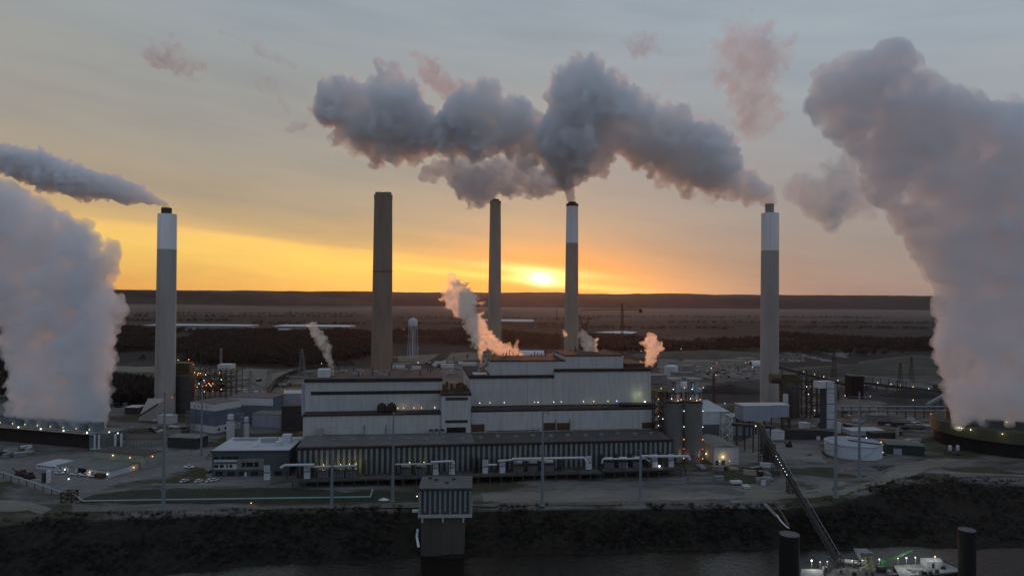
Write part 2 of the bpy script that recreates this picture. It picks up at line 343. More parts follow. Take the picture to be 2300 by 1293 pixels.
o = MB().add([(-9000, -390, WZ), (9000, -390, WZ), (9000, 345, WZ), (-9000, 345, WZ)], [(0, 1, 2, 3)]).build('river_water', wm); o['kind'] = 'structure'
def patch(name, pts, m, z=.06, label=None, kind='structure', step=None):      # a flat sheet laid on the ground, outline from ground points seen in the photograph
    P0 = [gd(x, y) for x, y in pts]; P = []; big = (P0[0]-P0[len(P0)//2]).length
    for a, b in zip(P0, P0[1:]+P0[:1]):
        n = max(1, min(40, int((b-a).length/(5 if a.y < 700 else 14)))); d = (b-a); nr = Vector((d.y, -d.x, 0)).normalized() if d.length > 0 else Vector()
        for i in range(n): c = a+d*(i/n); P.append(c+nr*(noise.noise(Vector((c.x*.11, c.y*.11, 1)))*2.6+noise.noise(Vector((c.x*.4, c.y*.4, 2)))*1.0)*(1 if a.y < 700 else 3)*(0 if 'pond' in name else 1))
    o = MB().add([(q.x, q.y, z) for q in P], [tuple(range(len(P)-1, -1, -1))]).build(name, m, None, False, (P[0].x, P[0].y, z)); o['kind'] = kind; return o
# far hills, two wooded ridges
hm = mat('hill_woods', (.030, .024, .024), (.016, .013, .014), .012, .95, stretch=(1, .5, 2.5), bump=6, bscale=.02)
def ridge(Y0, Y1, hfun, name, seed):
    V = []; F = []; n = 900; rows = 9
    for i in range(n+1):
        x = -9000+18000*i/n; hh = hfun(x)
        for j in range(rows+1):
            t = j/rows; y = Y0+(Y1-Y0)*t+noise.noise(Vector((x*.0011, t*2, seed)))*180*math.sin(t*3.14)
            z = hh*math.sin(min(1, t*1.25)*1.5708)**1.3+noise.noise(Vector((x*.004, y*.006, seed)))*14*math.sin(t*3.14)
            V.append((x, y, z-2 if j == 0 else z))
    for i in range(n):
        for j in range(rows): k = i*(rows+1)+j; F.append((k, k+rows+1, k+rows+2, k+1))
    me = bpy.data.meshes.new(name); me.from_pydata(V, [], F); me.materials.append(hm)
    for p in me.polygons: p.use_smooth = True
    o = bpy.data.objects.new(name, me); sc.collection.objects.link(o); o['kind'] = 'structure'
def nz(x, s, k): return noise.noise(Vector((x*s, k, 0)))
ridge(6150, 6900, lambda x: 130+nz(x, .0016, 1)*16+nz(x, .01, 2)*2.5+nz(x, .05, 3)*4, 'hills', 1)
ridge(5300, 5900, lambda x: (118+nz(x, .002, 8)*10+nz(x, .02, 5)*3)*max(0, min(1, (-1050-x)/1100))**.6, 'hills', 5)
# trees: one object for each wood, thousands of bare crowns of twig sheaves over trunks
def wood(name, label, polys, count, m, size=(7, 13), seed=1, hfn=None, quads=26, th=.10, cat='woodland'):
    r = np.random.default_rng(seed); P = []
    for poly, share in polys:
        pg = [gd(x, y) if hfn is None else gd(x, y, hfn) for x, y in poly]; px = [q.x for q in pg]; py = [q.y for q in pg]; got = 0; k = int(count*share); guard = 0
        while got < k and guard < 400000:
            guard += 1; x = r.uniform(min(px), max(px)); y = r.uniform(min(py), max(py)); ins = False; j = len(pg)-1
            for i in range(len(pg)):
                if (py[i] > y) != (py[j] > y) and x < (px[j]-px[i])*(y-py[i])/(py[j]-py[i])+px[i]: ins = not ins
                j = i
            if ins and (name != 'woodland' or noise.noise(Vector((x*.007, y*.005, seed))) > -.22+r.uniform(-.1, .1)): P.append((x, y, height(x, y))); got += 1
    P = np.array(P); n = len(P); s = r.uniform(size[0], size[1], n)
    # each crown: slivers pointing outwards and up through an uneven dome
    q = quads; u = r.normal(size=(n, q, 3)); u /= np.linalg.norm(u, axis=2, keepdims=True); u[..., 2] = np.abs(u[..., 2])*1.0
    rad = r.uniform(.15, 1, (n, q, 1))**.6; c = u*rad*np.array([.42, .42, .5])*s[:, None, None]; c[..., 2] += s[:, None]*.42
    d = u+np.array([0, 0, .6])+r.normal(size=(n, q, 3))*.5; d /= np.linalg.norm(d, axis=2, keepdims=True); sd = np.cross(d, r.normal(size=(n, q, 3))); sd /= np.linalg.norm(sd, axis=2, keepdims=True)
    L_ = (s[:, None, None]*.16*r.uniform(.6, 1.5, (n, q, 1))); W_ = L_*th*4*r.uniform(.5, 1.3, (n, q, 1)); c = c+P[:, None, :]
    quad = np.stack([c-d*L_-sd*W_*.5, c-d*L_+sd*W_*.5, c+d*L_+sd*W_, c+d*L_-sd*W_*.6], 2).reshape(-1, 3)
    tb = P[:, None, :]+np.array([[-1, 0, 0], [1, 0, 0], [.5, 0, 1], [-.5, 0, 1]])[None]*np.stack([s*.02, s*.02, s*.75], 1)[:, None, :]; quad = np.concatenate([quad, tb.reshape(-1, 3)])
    me = bpy.data.meshes.new(name); nf = len(quad)//4
    me.vertices.add(len(quad)); me.vertices.foreach_set('co', quad.astype(np.float32).ravel()); me.loops.add(nf*4); me.loops.foreach_set('vertex_index', np.arange(nf*4, dtype=np.int32))
    me.polygons.add(nf); me.polygons.foreach_set('loop_start', np.arange(0, nf*4, 4, dtype=np.int32)); me.update(calc_edges=True); me.materials.append(m)
    o = bpy.data.objects.new(name, me); sc.collection.objects.link(o); return tag(o, label, cat, None, 'stuff')
wood('woodland', 'dark bare wood covering the flat land behind the left stack', [([(240, 752), (420, 748), (620, 752), (840, 744), (850, 792), (780, 818), (700, 826), (560, 822), (250, 812)], .78), ([(-150, 760), (20, 770), (20, 900), (-150, 880)], .06), ([(250, 858), (345, 872), (345, 905), (250, 915)], .06), ([(250, 738), (420, 745), (250, 752)], .05), ([(400, 752), (620, 745), (620, 760)], .05)], 7500, M_['bark'], (9, 16), 2, quads=30)
wood('woodland', 'dark bare wood along the valley behind the narrow stack and crane', [([(870, 742), (1100, 746), (1260, 762), (1260, 785), (1050, 776), (880, 772)], .3), ([(1300, 758), (1600, 770), (1720, 765), (1720, 786), (1460, 790), (1300, 786)], .35), ([(1740, 752), (1980, 768), (2110, 766), (2120, 800), (1960, 800), (1740, 792)], .35)], 5200, M_['bark2'], (9, 16), 3, quads=20)
wood('hedgerow_trees', 'thin distant tree lines scattered on the valley floor', [([(x, y), (x+w_, y+sl), (x+w_, y+sl+.7), (x, y+.7)], w_/4200) for x, y, w_, sl in ((-100, 705, 900, 2), (300, 712, 520, 1), (100, 722, 420, 1), (850, 716, 500, 3), (1300, 714, 700, 2), (1500, 726, 600, 2), (900, 730, 420, 2), (1150, 738, 500, 3), (560, 728, 260, 3), (1750, 738, 400, 3))], 1500, M_['bark2'], (9, 16), 4, quads=12)
bx = [(a, b) for a, b in TOP]+[(a, b) for a, b in SHO[::-1]]
def brush():
    r = np.random.default_rng(9); n = 11000; P = []
    while len(P) < n:
        x = r.uniform(-400, 560); a, b = ysho(x), ytop(x); t = r.uniform(.06, 1.0); y = a+(b-a)*t
        if noise.noise(Vector((x*.035, y*.06, 4)))+noise.noise(Vector((x*.12, y*.15, 9)))*.5 < -.12+r.uniform(-.15, .15): continue
        if abs(x-gd(1000, 1200, -5).x) < 24 and r.random() < .95: continue
        if 100 < (x-0)*FPX/y*.5+0 and False: continue
        P.append((x, y, height(x, y)-.3))
    return P
def brushwood(name, label, P, size, m, seed, quads=24):
    r = np.random.default_rng(seed); P = np.array(P); n = len(P); s = r.uniform(*size, n); q = quads
    u = r.normal(size=(n, q, 3)); u /= np.linalg.norm(u, axis=2, keepdims=True); u[..., 2] = np.abs(u[..., 2]); c = u*r.uniform(.2, 1, (n, q, 1))**.6*np.array([.55, .55, .55])*s[:, None, None]; c[..., 2] += s[:, None]*.2; c += P[:, None, :]
    d = u+np.array([0, 0, .5]); d /= np.linalg.norm(d, axis=2, keepdims=True); sd = np.cross(d, r.normal(size=(n, q, 3))); sd /= np.linalg.norm(sd, axis=2, keepdims=True)
    L_ = s[:, None, None]*.2*r.uniform(.6, 1.5, (n, q, 1)); W_ = L_*.16*r.uniform(.4, 1.3, (n, q, 1))
    quad = np.stack([c-d*L_-sd*W_, c-d*L_+sd*W_, c+d*L_+sd*W_*.3, c+d*L_-sd*W_*.3], 2).reshape(-1, 3)
    me = bpy.data.meshes.new(name); nf = len(quad)//4
    me.vertices.add(len(quad)); me.vertices.foreach_set('co', quad.astype(np.float32).ravel()); me.loops.add(nf*4); me.loops.foreach_set('vertex_index', np.arange(nf*4, dtype=np.int32))
    me.polygons.add(nf); me.polygons.foreach_set('loop_start', np.arange(0, nf*4, 4, dtype=np.int32)); me.update(calc_edges=True); me.materials.append(m)
    o = bpy.data.objects.new(name, me); sc.collection.objects.link(o); return tag(o, label, 'brush', None, 'stuff')
brushwood('bank_scrub', 'bare dark scrub covering the river bank', brush(), (.9, 2.6), mat('scrub_twigs', (.020, .017, .014), (.012, .011, .010), .04, .95), 10)
# roads, pads, pools of snow and lots
patch('gravel_road', [(-60, 1150), (0, 1122), (70, 1128), (118, 1142), (100, 1152), (60, 1148)], 'sand', .07)
patch('gravel_road', [(160, 1130), (330, 1140), (760, 1134), (1640, 1123), (1640, 1129), (760, 1141), (330, 1147), (150, 1150)], 'brown', .08)
patch('gravel_road', [(1640, 1122), (1880, 1100), (1960, 1078), (2010, 1050), (2080, 1030), (2150, 1032), (2060, 1062), (1960, 1092), (1880, 1112), (1640, 1128)], M_['sand'], .09)
patch('gravel_pad', [(1080, 1108), (1300, 1098), (1560, 1104), (1760, 1076), (1900, 1082), (1860, 1104), (1640, 1120), (1300, 1128), (1080, 1126)], M_['sand'], .065)
patch('grass_verge', [(210, 1110), (330, 1098), (620, 1094), (940, 1106), (940, 1128), (330, 1132), (180, 1128)], mat('verge_grass', (.040, .042, .026), (.022, .024, .016), .1, .95, bump=.3), .075)
patch('grass_verge', [(1760, 1052), (2010, 1044), (1960, 1066), (1900, 1074), (1760, 1064)], mat('verge_grass', (.05, .05, .028), (.03, .03, .02), .1, .95, bump=.3), .075)
patch('grass_verge', [(2110, 1050), (2420, 1046), (2420, 1070), (2140, 1060)], mat('verge_grass', (.06, .055, .032), (.035, .033, .022), .1, .95, bump=.3), .075)
patch('gravel_road', [(2090, 1056), (2240, 1064), (2420, 1072), (2420, 1076), (2240, 1068), (2080, 1060)], M_['sand'], .10)
patch('asphalt_yard', [(0, 1030), (210, 1016), (450, 985), (620, 1010), (620, 1066), (600, 1090), (460, 1092), (330, 1088), (250, 1104), (120, 1110), (0, 1070)], mat('yard_asphalt', (.21, .20, .195), (.125, .12, .114), .035, .95, stretch=(.6, 1.6, 1), b2=(.13, .122, .115)), .06)
patch('concrete_yard', [(1580, 1045), (1660, 1044), (1760, 1030), (1860, 1040), (1840, 1000), (1700, 990), (1640, 1010), (1580, 1030)], mat('dusty_yard', (.22, .21, .20), (.14, .13, .12), .05, .95, stretch=(.5, 1.4, 1)), .06)
patch('mown_field', [(240, 822), (420, 824), (600, 828), (720, 832), (640, 842), (600, 872), (560, 850), (400, 838), (240, 832)], mat('pale_field', (.17, .155, .12), (.12, .11, .09), .02, .95), .06)
patch('mown_field', [(880, 800), (1060, 790), (1180, 796), (1170, 806), (900, 812)], mat('pale_field', (.15, .13, .10), (.10, .09, .075), .02, .95), .06)
patch('frozen_pond', [(1335, 746), (1360, 744), (1400, 743), (1432, 745), (1420, 749), (1380, 748)], M_['snow'], .1)
patch('frozen_pond', [(2045, 798), (2100, 802), (2130, 806), (2130, 822), (2090, 816), (2050, 806)], M_['sand'], .1)
patch('gravel_road', [(880, 815), (1300, 790), (1300, 794), (880, 820)], M_['brown'], .08)
patch('coal_yard', [(1560, 862), (1712, 852), (1712, 905), (1570, 906)], M_['coal'], .08)
patch('coal_yard', [(1880, 868), (2125, 880), (2125, 930), (1880, 905)], M_['coal'], .08)
patch('dirt_lot', [(1480, 806), (1712, 800), (1712, 850), (1480, 852)], mat('dirt_lot', (.13, .125, .12), (.07, .066, .062), .03, .95, stretch=(.5, 1.5, 1)), .075)
patch('dirt_lot', [(1748, 792), (1905, 792), (1900, 812), (1748, 812)], mat('dirt_lot', (.17, .17, .17), (.10, .1, .1), .03, .95, stretch=(.5, 1.5, 1)), .075)
patch('dirt_lot', [(860, 822), (1110, 812), (1120, 850), (860, 870)], mat('dirt_lot', (.14, .12, .11), (.08, .07, .062), .03, .95, stretch=(.5, 1.5, 1)), .07)
# ------------------------------------------------------------------ chimneys
SK = 'tall chimney stacks'
def stack(label, px, topy, wtop, wbot, boty, Y, m, white=None, flue=None, cap=None, rings=()):
    k = Y/FPX; b = at(px[1], boty, Y); b.z = 0; tz = at(px[0], topy, Y).z; r1 = wtop*k/2; r0 = wbot*k/2
    t = thing('chimney_stack', label, 'chimney', b, SK)
    def rr(z): return r0+(r1-r0)*z/tz
    wz = at(px[0], white, Y).z if white else tz
    prof = [(rr(wz*i/14), wz*i/14) for i in range(15)]
    if cap: prof = [q for q in prof[:-1]]+[(rr(wz-1), wz-1), (rr(wz)*1.0, wz)]
    MB().lathe(b, prof).build('shaft', m, t, True)
    if white: MB().lathe((b.x, b.y, wz), [(rr(wz)+.05, 0), (r1+.05, tz-wz), (r1-1.2, tz-wz+.1)]).build('painted_band', 'stackwhite', t, True)
    for z in rings: MB().lathe((b.x, b.y, z), [(rr(z), 0), (rr(z)+.35, .1), (rr(z)+.35, .5), (rr(z), .6)]).build('walkway_ring', M_['rust'], t)
    # climbing ladder and cable run on the face of the shaft
    ld = MB(); a = -1.9
    for z0, z1 in ((0, tz-2),): ld.tube((b.x+rr(z0)*math.cos(a), b.y+rr(z0)*math.sin(a), z0), (b.x+rr(z1)*math.cos(a), b.y+rr(z1)*math.sin(a), z1), .12, n=4)
    ld.build('ladder', 'galv', t)
    if cap == 'two':
        MB().lathe((b.x, b.y, tz), [(r1*1.03, -4), (r1*1.03, 0), (r1*.8, .05)]).build('crown', m, t, True)
        for s in (-1, 1): MB().lathe((b.x+s*r1*.45, b.y, tz), [(r1*.46, 0), (r1*.46, 2.3), (r1*.36, 2.3), (r1*.36, 1)]).build('flue', 'oldconcrete', t, True)
    if cap == 'one':
        MB().lathe((b.x, b.y, tz), [(r1*1.05, -2.6), (r1*1.07, 0), (r1*.7, .05)]).build('crown', 'cap' if white else m, t, True)
        MB().lathe((b.x, b.y, tz), [(r1*.7, 0), (r1*.7, 2.0), (r1*.5, 2.0)]).build('flue', 'cap', t, True)
    if flue:
        x0, x1, y0, fm = flue; fr = (x1-x0)*k/2; fx = at((x0+x1)/2, topy, Y)
        MB().lathe((fx.x, b.y, tz), [(fr, -.5), (fr, at(px[0], y0, Y).z-tz), (fr*.85, at(px[0], y0, Y).z-tz), (fr*.85, 1)]).build('flue', fm, t, True)
    return t
S1 = stack('leftmost chimney, pale concrete with a white painted top and short dark flue', (373, 370), 481, 39.5, 43, 932, 585, 'concrete', 560, (363, 385, 467, 'flue'))
S2 = stack('tall brown concrete chimney with twin flues, second from the left', (860, 857), 438, 40, 49, 845, 610, 'oldconcrete', None, None, 'two', (125,))
S3 = stack('narrow tan chimney just left of the sunrise', (1113, 1110), 452, 24, 34, 800, 735, 'tanconcrete', None, None, 'one')
S4 = stack('slim chimney with white upper part and rusty cap, just right of the sunrise', (1284, 1283), 458, 26, 35, 800, 700, 'tanconcrete', 546, None, 'one', ())
S5 = stack('rightmost chimney, grey concrete with a white top and pale flue', (1728, 1728), 479, 38, 40, 915, 655, 'concrete', 563, (1719, 1738, 458, 'paleflue'))
# ------------------------------------------------------------------ main power block
PF = Frame(gd(666, 1083), 8.0)
def U(px, v, py=980): return PF.hit(px, py, v)[0]
def Zt(px, py, v): return PF.hit(px, py, v)[1]
def blk(mb, x0, x1, v0, v1, z0, z1): return PF.box(mb, U(x0, v0), U(x1, v0), v0, v1, z0, z1)
# turbine hall with vertical stripes
T = thing('turbine_hall', 'long low turbine hall with vertical pale and dark stripes along its front', 'power station', PF.p(0, 0))
zt = Zt(860, 1002, 0)+.5
uL, uR = U(666, 0, 1040), U(1511, 0, 1020)
PF.box(MB(), uL, uR, .4, 30, 0, zt-1.2).build('wall', 'darkpanel', T)
ms = MB(); n = 72
for i in range(n):
    u = uL+(uR-uL)*(i+.25)/n; PF.box(ms, u, u+(uR-uL)/n*.45, .05, .39, 3.2, zt-1.6)
ms.build('stripe_panels', 'stripe', T)
PF.box(MB(), uL-.4, uR+.4, -.5, 31, zt-1.2, zt-.3).build('parapet', 'trim', T)
uM = U(1062, 15, 990)
PF.box(MB(), uL+.2, uM, -.1, 30.4, zt-.3, zt+.35).build('roof', 'roofp', T)
PF.box(MB(), uM, uR-.2, -.1, 30.4, zt-.3, zt).build('roof', 'roof', T)
rv = MB(); r9 = random.Random(3)
for u in np.linspace(uL+8, uR-8, 20):
    c = PF.p(u, 14+r9.uniform(-2, 3), zt); rv.box(c, 2.4, 2.0, 1.1, PF.a)
rv.each('roof_vent', 'grey', T)
zl = Zt(860, 932, 32)             # lower white block
B = thing('boiler_house', 'huge white clad boiler house stepping up to a high flat roof', 'power station', PF.p(U(680, 32), 32))
u0, u1, u2, u3 = U(680, 32), U(990, 32), U(1058, 32), U(1472, 32)
PF.box(MB(), u0, u1, 32, 50, 0, zl).build('lower_wall', 'wall', B)
PF.box(MB(), u2, u3, 32, 50, 0, Zt(1265, 923, 32)).build('lower_wall', 'wall', B)
PF.box(MB(), u0-.3, u1, 31.6, 44, zl, zl+.9).build('ledge_trim', 'trim', B)
# upper left block
vU = 45; zu = Zt(840, 857, vU); ul, ur = U(684, vU), U(992, vU)
PF.box(MB(), ul, ur, vU, vU+52, zl, zu).build('upper_wall', 'wall', B)
PF.box(MB(), ul-.6, ur+.2, vU-.6, vU+52.6, zu, zu+1.9).build('cornice', 'trim', B)
PF.box(MB(), ul, ur-.4, vU+.2, vU+52, zu+1.9, zu+2.15).build('roof', 'roof', B)
z1 = Zt(840, 881, vU-.1); PF.box(MB(), U(697, vU), U(990, vU), vU-.25, vU, z1-1.1, z1+1.0).build('louvre_band', 'trim', B)
vents = MB(); stubs = MB(); r8 = random.Random(5)
for i in range(26):
    u = ul+4+(ur-ul-8)*r8.random(); v = vU+4+r8.random()*44; c = PF.p(u, v, zu+2)
    if i < 15: stubs.tube(c, c+Vector((0, 0, r8.uniform(3, 7))), .35, n=6)
    else: vents.box(c, r8.uniform(2, 5), r8.uniform(2, 4), r8.uniform(1, 2.6), PF.a)
stubs.each('vent_pipe', 'steel', B); vents.each('roof_vent', 'grey', B)
PF.box(MB(), U(712, vU+8), U(738, vU+8), vU+8, vU+16, zu+2.1, zu+7).build('stair_house', 'white', B)
# blue grey left flank
PF.box(MB(), U(676, vU), ul-.05, vU+.6, vU+48, zl-2, zu-1).build('side_bay', 'wallb', B)
# stair tower
vT = 30.5; zT = Zt(1024, 888, vT)
PF.box(MB(), U(991, vT), U(1057, vT), vT, vT+26, 0, zT).build('stair_tower', 'wall', B)
PF.box(MB(), U(990, vT)-.2, U(1058, vT)+.2, vT-.4, vT+26.4, zT, zT+1.2).build('cornice', 'trim', B)
for py in (895, 946):
    z = Zt(1024, py, vT); PF.box(MB(), U(1000, vT), U(1050, vT), vT-.2, vT, z-.9, z+.9).build('louvre', 'steel', B)
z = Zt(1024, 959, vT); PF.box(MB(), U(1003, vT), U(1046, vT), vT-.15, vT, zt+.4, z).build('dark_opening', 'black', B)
rj = MB()
for i in range(16):
    c = PF.p(U(991, vT)+2+r8.random()*14, vT+2+r8.random()*22, zT+1.2); rj.box(c, r8.uniform(1, 3), r8.uniform(1, 3), r8.uniform(1, 5), PF.a)
rj.each('roof_unit', 'rust', B)
# upper right block
vR = 46; zr = Zt(1265, 918, vR)
ua, ub, uc, ud, ue = U(1054, vR), U(1101, vR), U(1244, vR), U(1400, vR), U(1461, vR); uh = U(1270, vR)
za, zb = Zt(1150, 849, vR), Zt(1350, 834, vR)
PF.box(MB(), ua, uc, vR, vR+58, zl, za).build('upper_wall', 'wall', B)
PF.box(MB(), uc, ue, vR, vR+58, zl, zb).build('upper_wall', 'wall', B)
PF.box(MB(), ua-.5, uc, vR-.6, vR+58, za, za+1.9).build('cornice', 'trim', B)
PF.box(MB(), uc, ue+.5, vR-.6, vR+58, zb, zb+1.9).build('cornice', 'trim', B)
zp, zq = Zt(1185, 811, vR+3), Zt(1335, 799, vR+3)
PF.box(MB(), ub, uh, vR+1.5, vR+40, za+1.9, zp).build('penthouse', 'wall', B)
PF.box(MB(), uh, ud, vR+1.5, vR+44, za+1.9, zq).build('penthouse', 'wall', B)
PF.box(MB(), ub-.3, uh, vR+1.1, vR+40.3, zp, zp+.8).build('cornice', 'trim', B)
PF.box(MB(), uh-.3, ud+.3, vR+1.1, vR+44.3, zq, zq+.8).build('cornice', 'trim', B)
PF.box(MB(), ud+3, ue-2, vR+6, vR+40, zb+1.9, zb+4.5).build('roof_plant', 'rust', B)
s2 = MB()
for i in range(22):
    u = ub+3+(ud-ub-6)*r8.random(); s2.tube(PF.p(u, vR+30+r8.random()*8, (zp if u < uh else zq)), PF.p(u, vR+32, (zp if u < uh else zq)+r8.uniform(2, 5)), .3, n=5)
s2.each('vent_pipe', 'steel', B)
d2 = MB(); a_ = PF.p(ub-6, vR+14, za+2); d2.path([a_, a_+Vector((0, 0, 3)), a_+Vector((5, 2, 6)), a_+Vector((6, 2, 14))], 1.2); d2.build('vent_duct', 'paleflue', B)
PF.box(MB(), ua+3, ua+12, vR+5, vR+16, za+1.9, za+2.3).build('skylight', 'snow', B)
# pipe gallery between the lower and upper walls, with its row of lamps
zg = Zt(1265, 920, 33)
PF.box(MB(), u2, u3+2, 33, 46, zg-.2, zg+.3).build('gallery_roof', 'roof', B)
PF.box(MB(), u2+.3, u3+2, 32.2, 33, zg+.3, zg+1.0).build('pipe_gallery', mat('ochre_trim', (.11, .085, .05), (.06, .045, .03), .2, .8), B)
pg = MB()
for k, z in enumerate((zg+1.5, zg+2.3)): pg.tube(PF.p(u2+1, 40-k*2, z), PF.p(u3-4, 40-k*2, z), .32, n=6)
pg.each('gallery_pipe', 'duct', B)
for px, c in ((1077, 'w'), (1100, 'y'), (1132, 'w'), (1200, 'o'), (1208, 'w'), (1243, 'w'), (1260, 'y'), (1310, 'w'), (1333, 'y'), (1365, 'y'), (1385, 'w')):
    lamp(B, PF.p(U(px, 43), 43, zg+3.6), c, .34)
lamp(B, PF.p(U(1448, 44.5), 44.5, Zt(1448, 902, 44.5)), 'w', .7); lamp(B, PF.p(U(1430, 44.5), 44.5, Zt(1430, 904, 44.5)), 'y', .45)
pt(PF.p(U(1436, 42), 42, zg+7), 500, (.9, 1, .5)); pt(PF.p(U(1333, 42), 42, zg+3), 90, (1, .8, .3))
PF.box(MB(), U(1392, 40), U(1468, 40), 36, 44, zg+1.6, zg+2.4).build('walkway', 'steel', B)
for px, c in ((893, 'y'), (906, 'o'), (929, 'o'), (946, 'o'), (976, 'w'), (868, 'w')): lamp(B, PF.p(U(px, 43), 43, zl+2.4), c, .36)
pt(PF.p(U(905, 42), 42, zl+3), 120, (1, .75, .35)); pt(PF.p(U(935, 42), 42, zl+3), 60, (1, .6, .3))
# dark service openings at the foot of the white walls
def dk(x0, x1, y0, y1, name='service_opening', m='rust', v=31.9):
    za_, zb_ = Zt((x0+x1)/2, y1, v), Zt((x0+x1)/2, y0, v); PF.box(MB(), U(x0, v), U(x1, v), v-.2, v+.05, max(za_, zt+.3), zb_).build(name, m, B)
dk(1058, 1088, 952, 974); dk(1219, 1249, 949, 973); dk(1251, 1280, 949, 973); dk(1442, 1472, 948, 972)
dk(1092, 1212, 966, 972, 'low_duct', 'roof'); dk(1287, 1434, 964, 970, 'low_duct', 'roof'); dk(720, 818, 975, 980, 'low_duct', 'roof')
zf = Zt(770, 972, 33)
fin = MB()
for px, h in ((818, 6), (867, 6), (1058, 3), (1248, 7), (1280, 7)): fin.tube(PF.p(U(px, 31.2), 31.2, zt), PF.p(U(px, 31.2), 31.2, zt+h), .35, n=6)
fin.each('downpipe', 'galv', B)
MB().box(PF.p(U(720, 30), 29.5, zt+.3), 3, 2, 4.5, PF.a).build('roof_hatch', 'beige', B)
# two dark tanks on the ledge and three fans by the tower
for px, lb in ((857, 'left of two squat dark tanks on the white ledge'), (879, 'right of two squat dark tanks on the white ledge')):
    c = PF.p(U(px, 38), 38, zl+.9); t = thing('vent_tank', lb, 'tank', c, 'dark tanks on the boiler house ledge')
    MB().lathe(c, [(2.4, 0), (3.0, .8), (3.0, 3.6), (2.2, 5), (.9, 5.3), (.9, 5.8)], 12).build('body', mat('olive_tank', (.035, .034, .022), (.02, .02, .015), .5, .8), t)
    MB().lathe((c.x, c.y, c.z+2), [(3.05, 0), (3.15, .1), (3.15, .35), (3.05, .4)], 12).build('band', 'steel', t)
for i, px in enumerate((968, 980, 993)):
    c = PF.p(U(px, 29), 28.5, zt+.35); t = thing('roof_fan', 'grey roof fan unit by the stair tower, %s of three' % ('left', 'middle', 'right')[i], 'fan', c, 'fan units on the striped hall roof')
    MB().box(c, 2.8, 2.6, 1.8, PF.a).build('housing', 'grey', t); MB().lathe((c.x, c.y, c.z+1.8), [(1.2, 0), (1.2, .8), (.9, 1)], 12).build('fan_cowl', 'steel', t)
# ------------------------------------------------------------------ transformer yard along the hall
dk_z = 4.2; SOOT = mat('sooty_concrete', (.085, .078, .07), (.05, .047, .042), .2, .9)
D = thing('service_deck', 'raised dark concrete deck under the transformers along the striped hall', 'platform', PF.p(U(690, -9), -9))
def deck(x0, x1, v0, v1, z=dk_z):
    PF.box(MB(), U(x0, v0, 1080), U(x1, v0, 1080), v0, v1, z-.8, z).build('slab', SOOT, D)
    m = MB(); a, b = U(x0, v0, 1080), U(x1, v0, 1080); k = int((b-a)/6)
    for i in range(k+1): m.box(PF.p(a+.5+(b-a-1)*i/max(1, k), v0+.8, 0), .5, .5, z-.8, PF.a)
    m.each('post', SOOT, D)
    r = MB()
    for i in range(k+1): q = PF.p(a+.3+(b-a-.6)*i/max(1, k), v0+.2, z); r.tube(q, q+Vector((0, 0, 1.1)), .06, n=4)
    r.tube(PF.p(a+.3, v0+.2, z+1.1), PF.p(b-.3, v0+.2, z+1.1), .06, n=4); r.build('railing', 'galv', D)
deck(655, 905, -13, -1.5); deck(905, 1074, -13, -1.5); deck(1074, 1300, -13, -1.5); deck(1302, 1352, -16, -1.5, 4.6); deck(1354, 1532, -13, -1.5, 4.9)
wl = MB()
for x in (668, 712, 752, 795, 820, 888, 930, 960, 1062, 1074, 1118, 1150, 1182, 1216, 1258, 1352, 1385, 1418, 1452, 1486, 1512):
    u = U(x, -5, 1060); PF.box(wl, u-.25, u+.25, -9, -1.4, dk_z, dk_z+8)
wl.each('blast_wall', mat('sooty_block', (.09, .075, .055), (.05, .042, .034), .2, .95), D)
def trafo(px, lb, kind=0):
    u = U(px, -8, 1070); z0 = dk_z if px < 1300 else 4.9; c = PF.p(u, -7.5, z0)
    t = thing('transformer', lb, 'transformer', c, 'transformers along the turbine hall')
    if kind == 0:
        MB().box(c, 5.6, 3.6, 4.2, PF.a).build('tank', 'steel', t)
        f = MB()
        for i in range(7): f.box(PF.p(u-2.4+i*.8, -9.7, z0+.5), .35, .7, 3.2, PF.a)
        f.each('radiator_fin', 'grey', t)
        q = PF.p(u-2.6, -7.5, z0+5.6); MB().tube(q, q+PF.ex*5.2, .9, n=12).build('conservator', 'white', t)
    else:
        MB().box(c, 3.2, 2.6, 3.6, PF.a).build('tank', 'white', t)
        f = MB()
        for i in range(3): f.box(PF.p(u-1.2+i*1.1, -8.2, z0+4.2), .8, .8, 3.4, PF.a)
        f.each('bus_duct', 'white', t)
        MB().box(c+Vector((0, 0, 3.6)), 3.6, 2.9, .5, PF.a).build('lid', 'grey', t)
    b = MB()
    for i in (-1, 0, 1): b.lathe(PF.p(u+i*1.3, -7.0, z0+(4.2 if kind == 0 else 4.1)), [(.25, 0), (.16, .3), (.25, .6), (.12, 1.0), (.2, 1.6)], 6)
    b.each('bushing', 'rust', t)
pos = [(600, 1, 'box transformer standing by the office building'), (690, 1, 'pale transformer below the long white bus duct'), (727, 0, 'fin sided transformer lit yellow in the first bay'), (762, 0, 'fin sided transformer lit yellow in the second bay'), (790, 0, 'fin sided transformer at the right end of the yellow lit bays'), (912, 0, 'dim lit transformer behind the leftmost tall pole'), (945, 0, 'dim transformer above the striped pump house roof'), (978, 1, 'small pale transformer right of the dim lit one'), (1015, 1, 'tall pale transformer ending the left bus duct'), (1090, 1, 'leftmost white transformer right of the striped pump house'), (1128, 1, 'second white transformer right of the striped pump house'), (1163, 0, 'transformer with white conservator left of the short bent duct'), (1196, 0, 'transformer under the bent white duct'), (1232, 0, 'transformer with conservator right of the middle pole'), (1322, 1, 'large transformer on its own jutting platform'), (1366, 0, 'first black transformer on the right deck'), (1398, 0, 'second transformer on the right deck with a bright lamp'), (1430, 0, 'third transformer on the right deck, by the thin pole'), (1470, 1, 'fourth white transformer on the right deck'), (1507, 1, 'last white transformer at the right end of the deck')]
for px, k, lb in pos: trafo(px, lb, k)
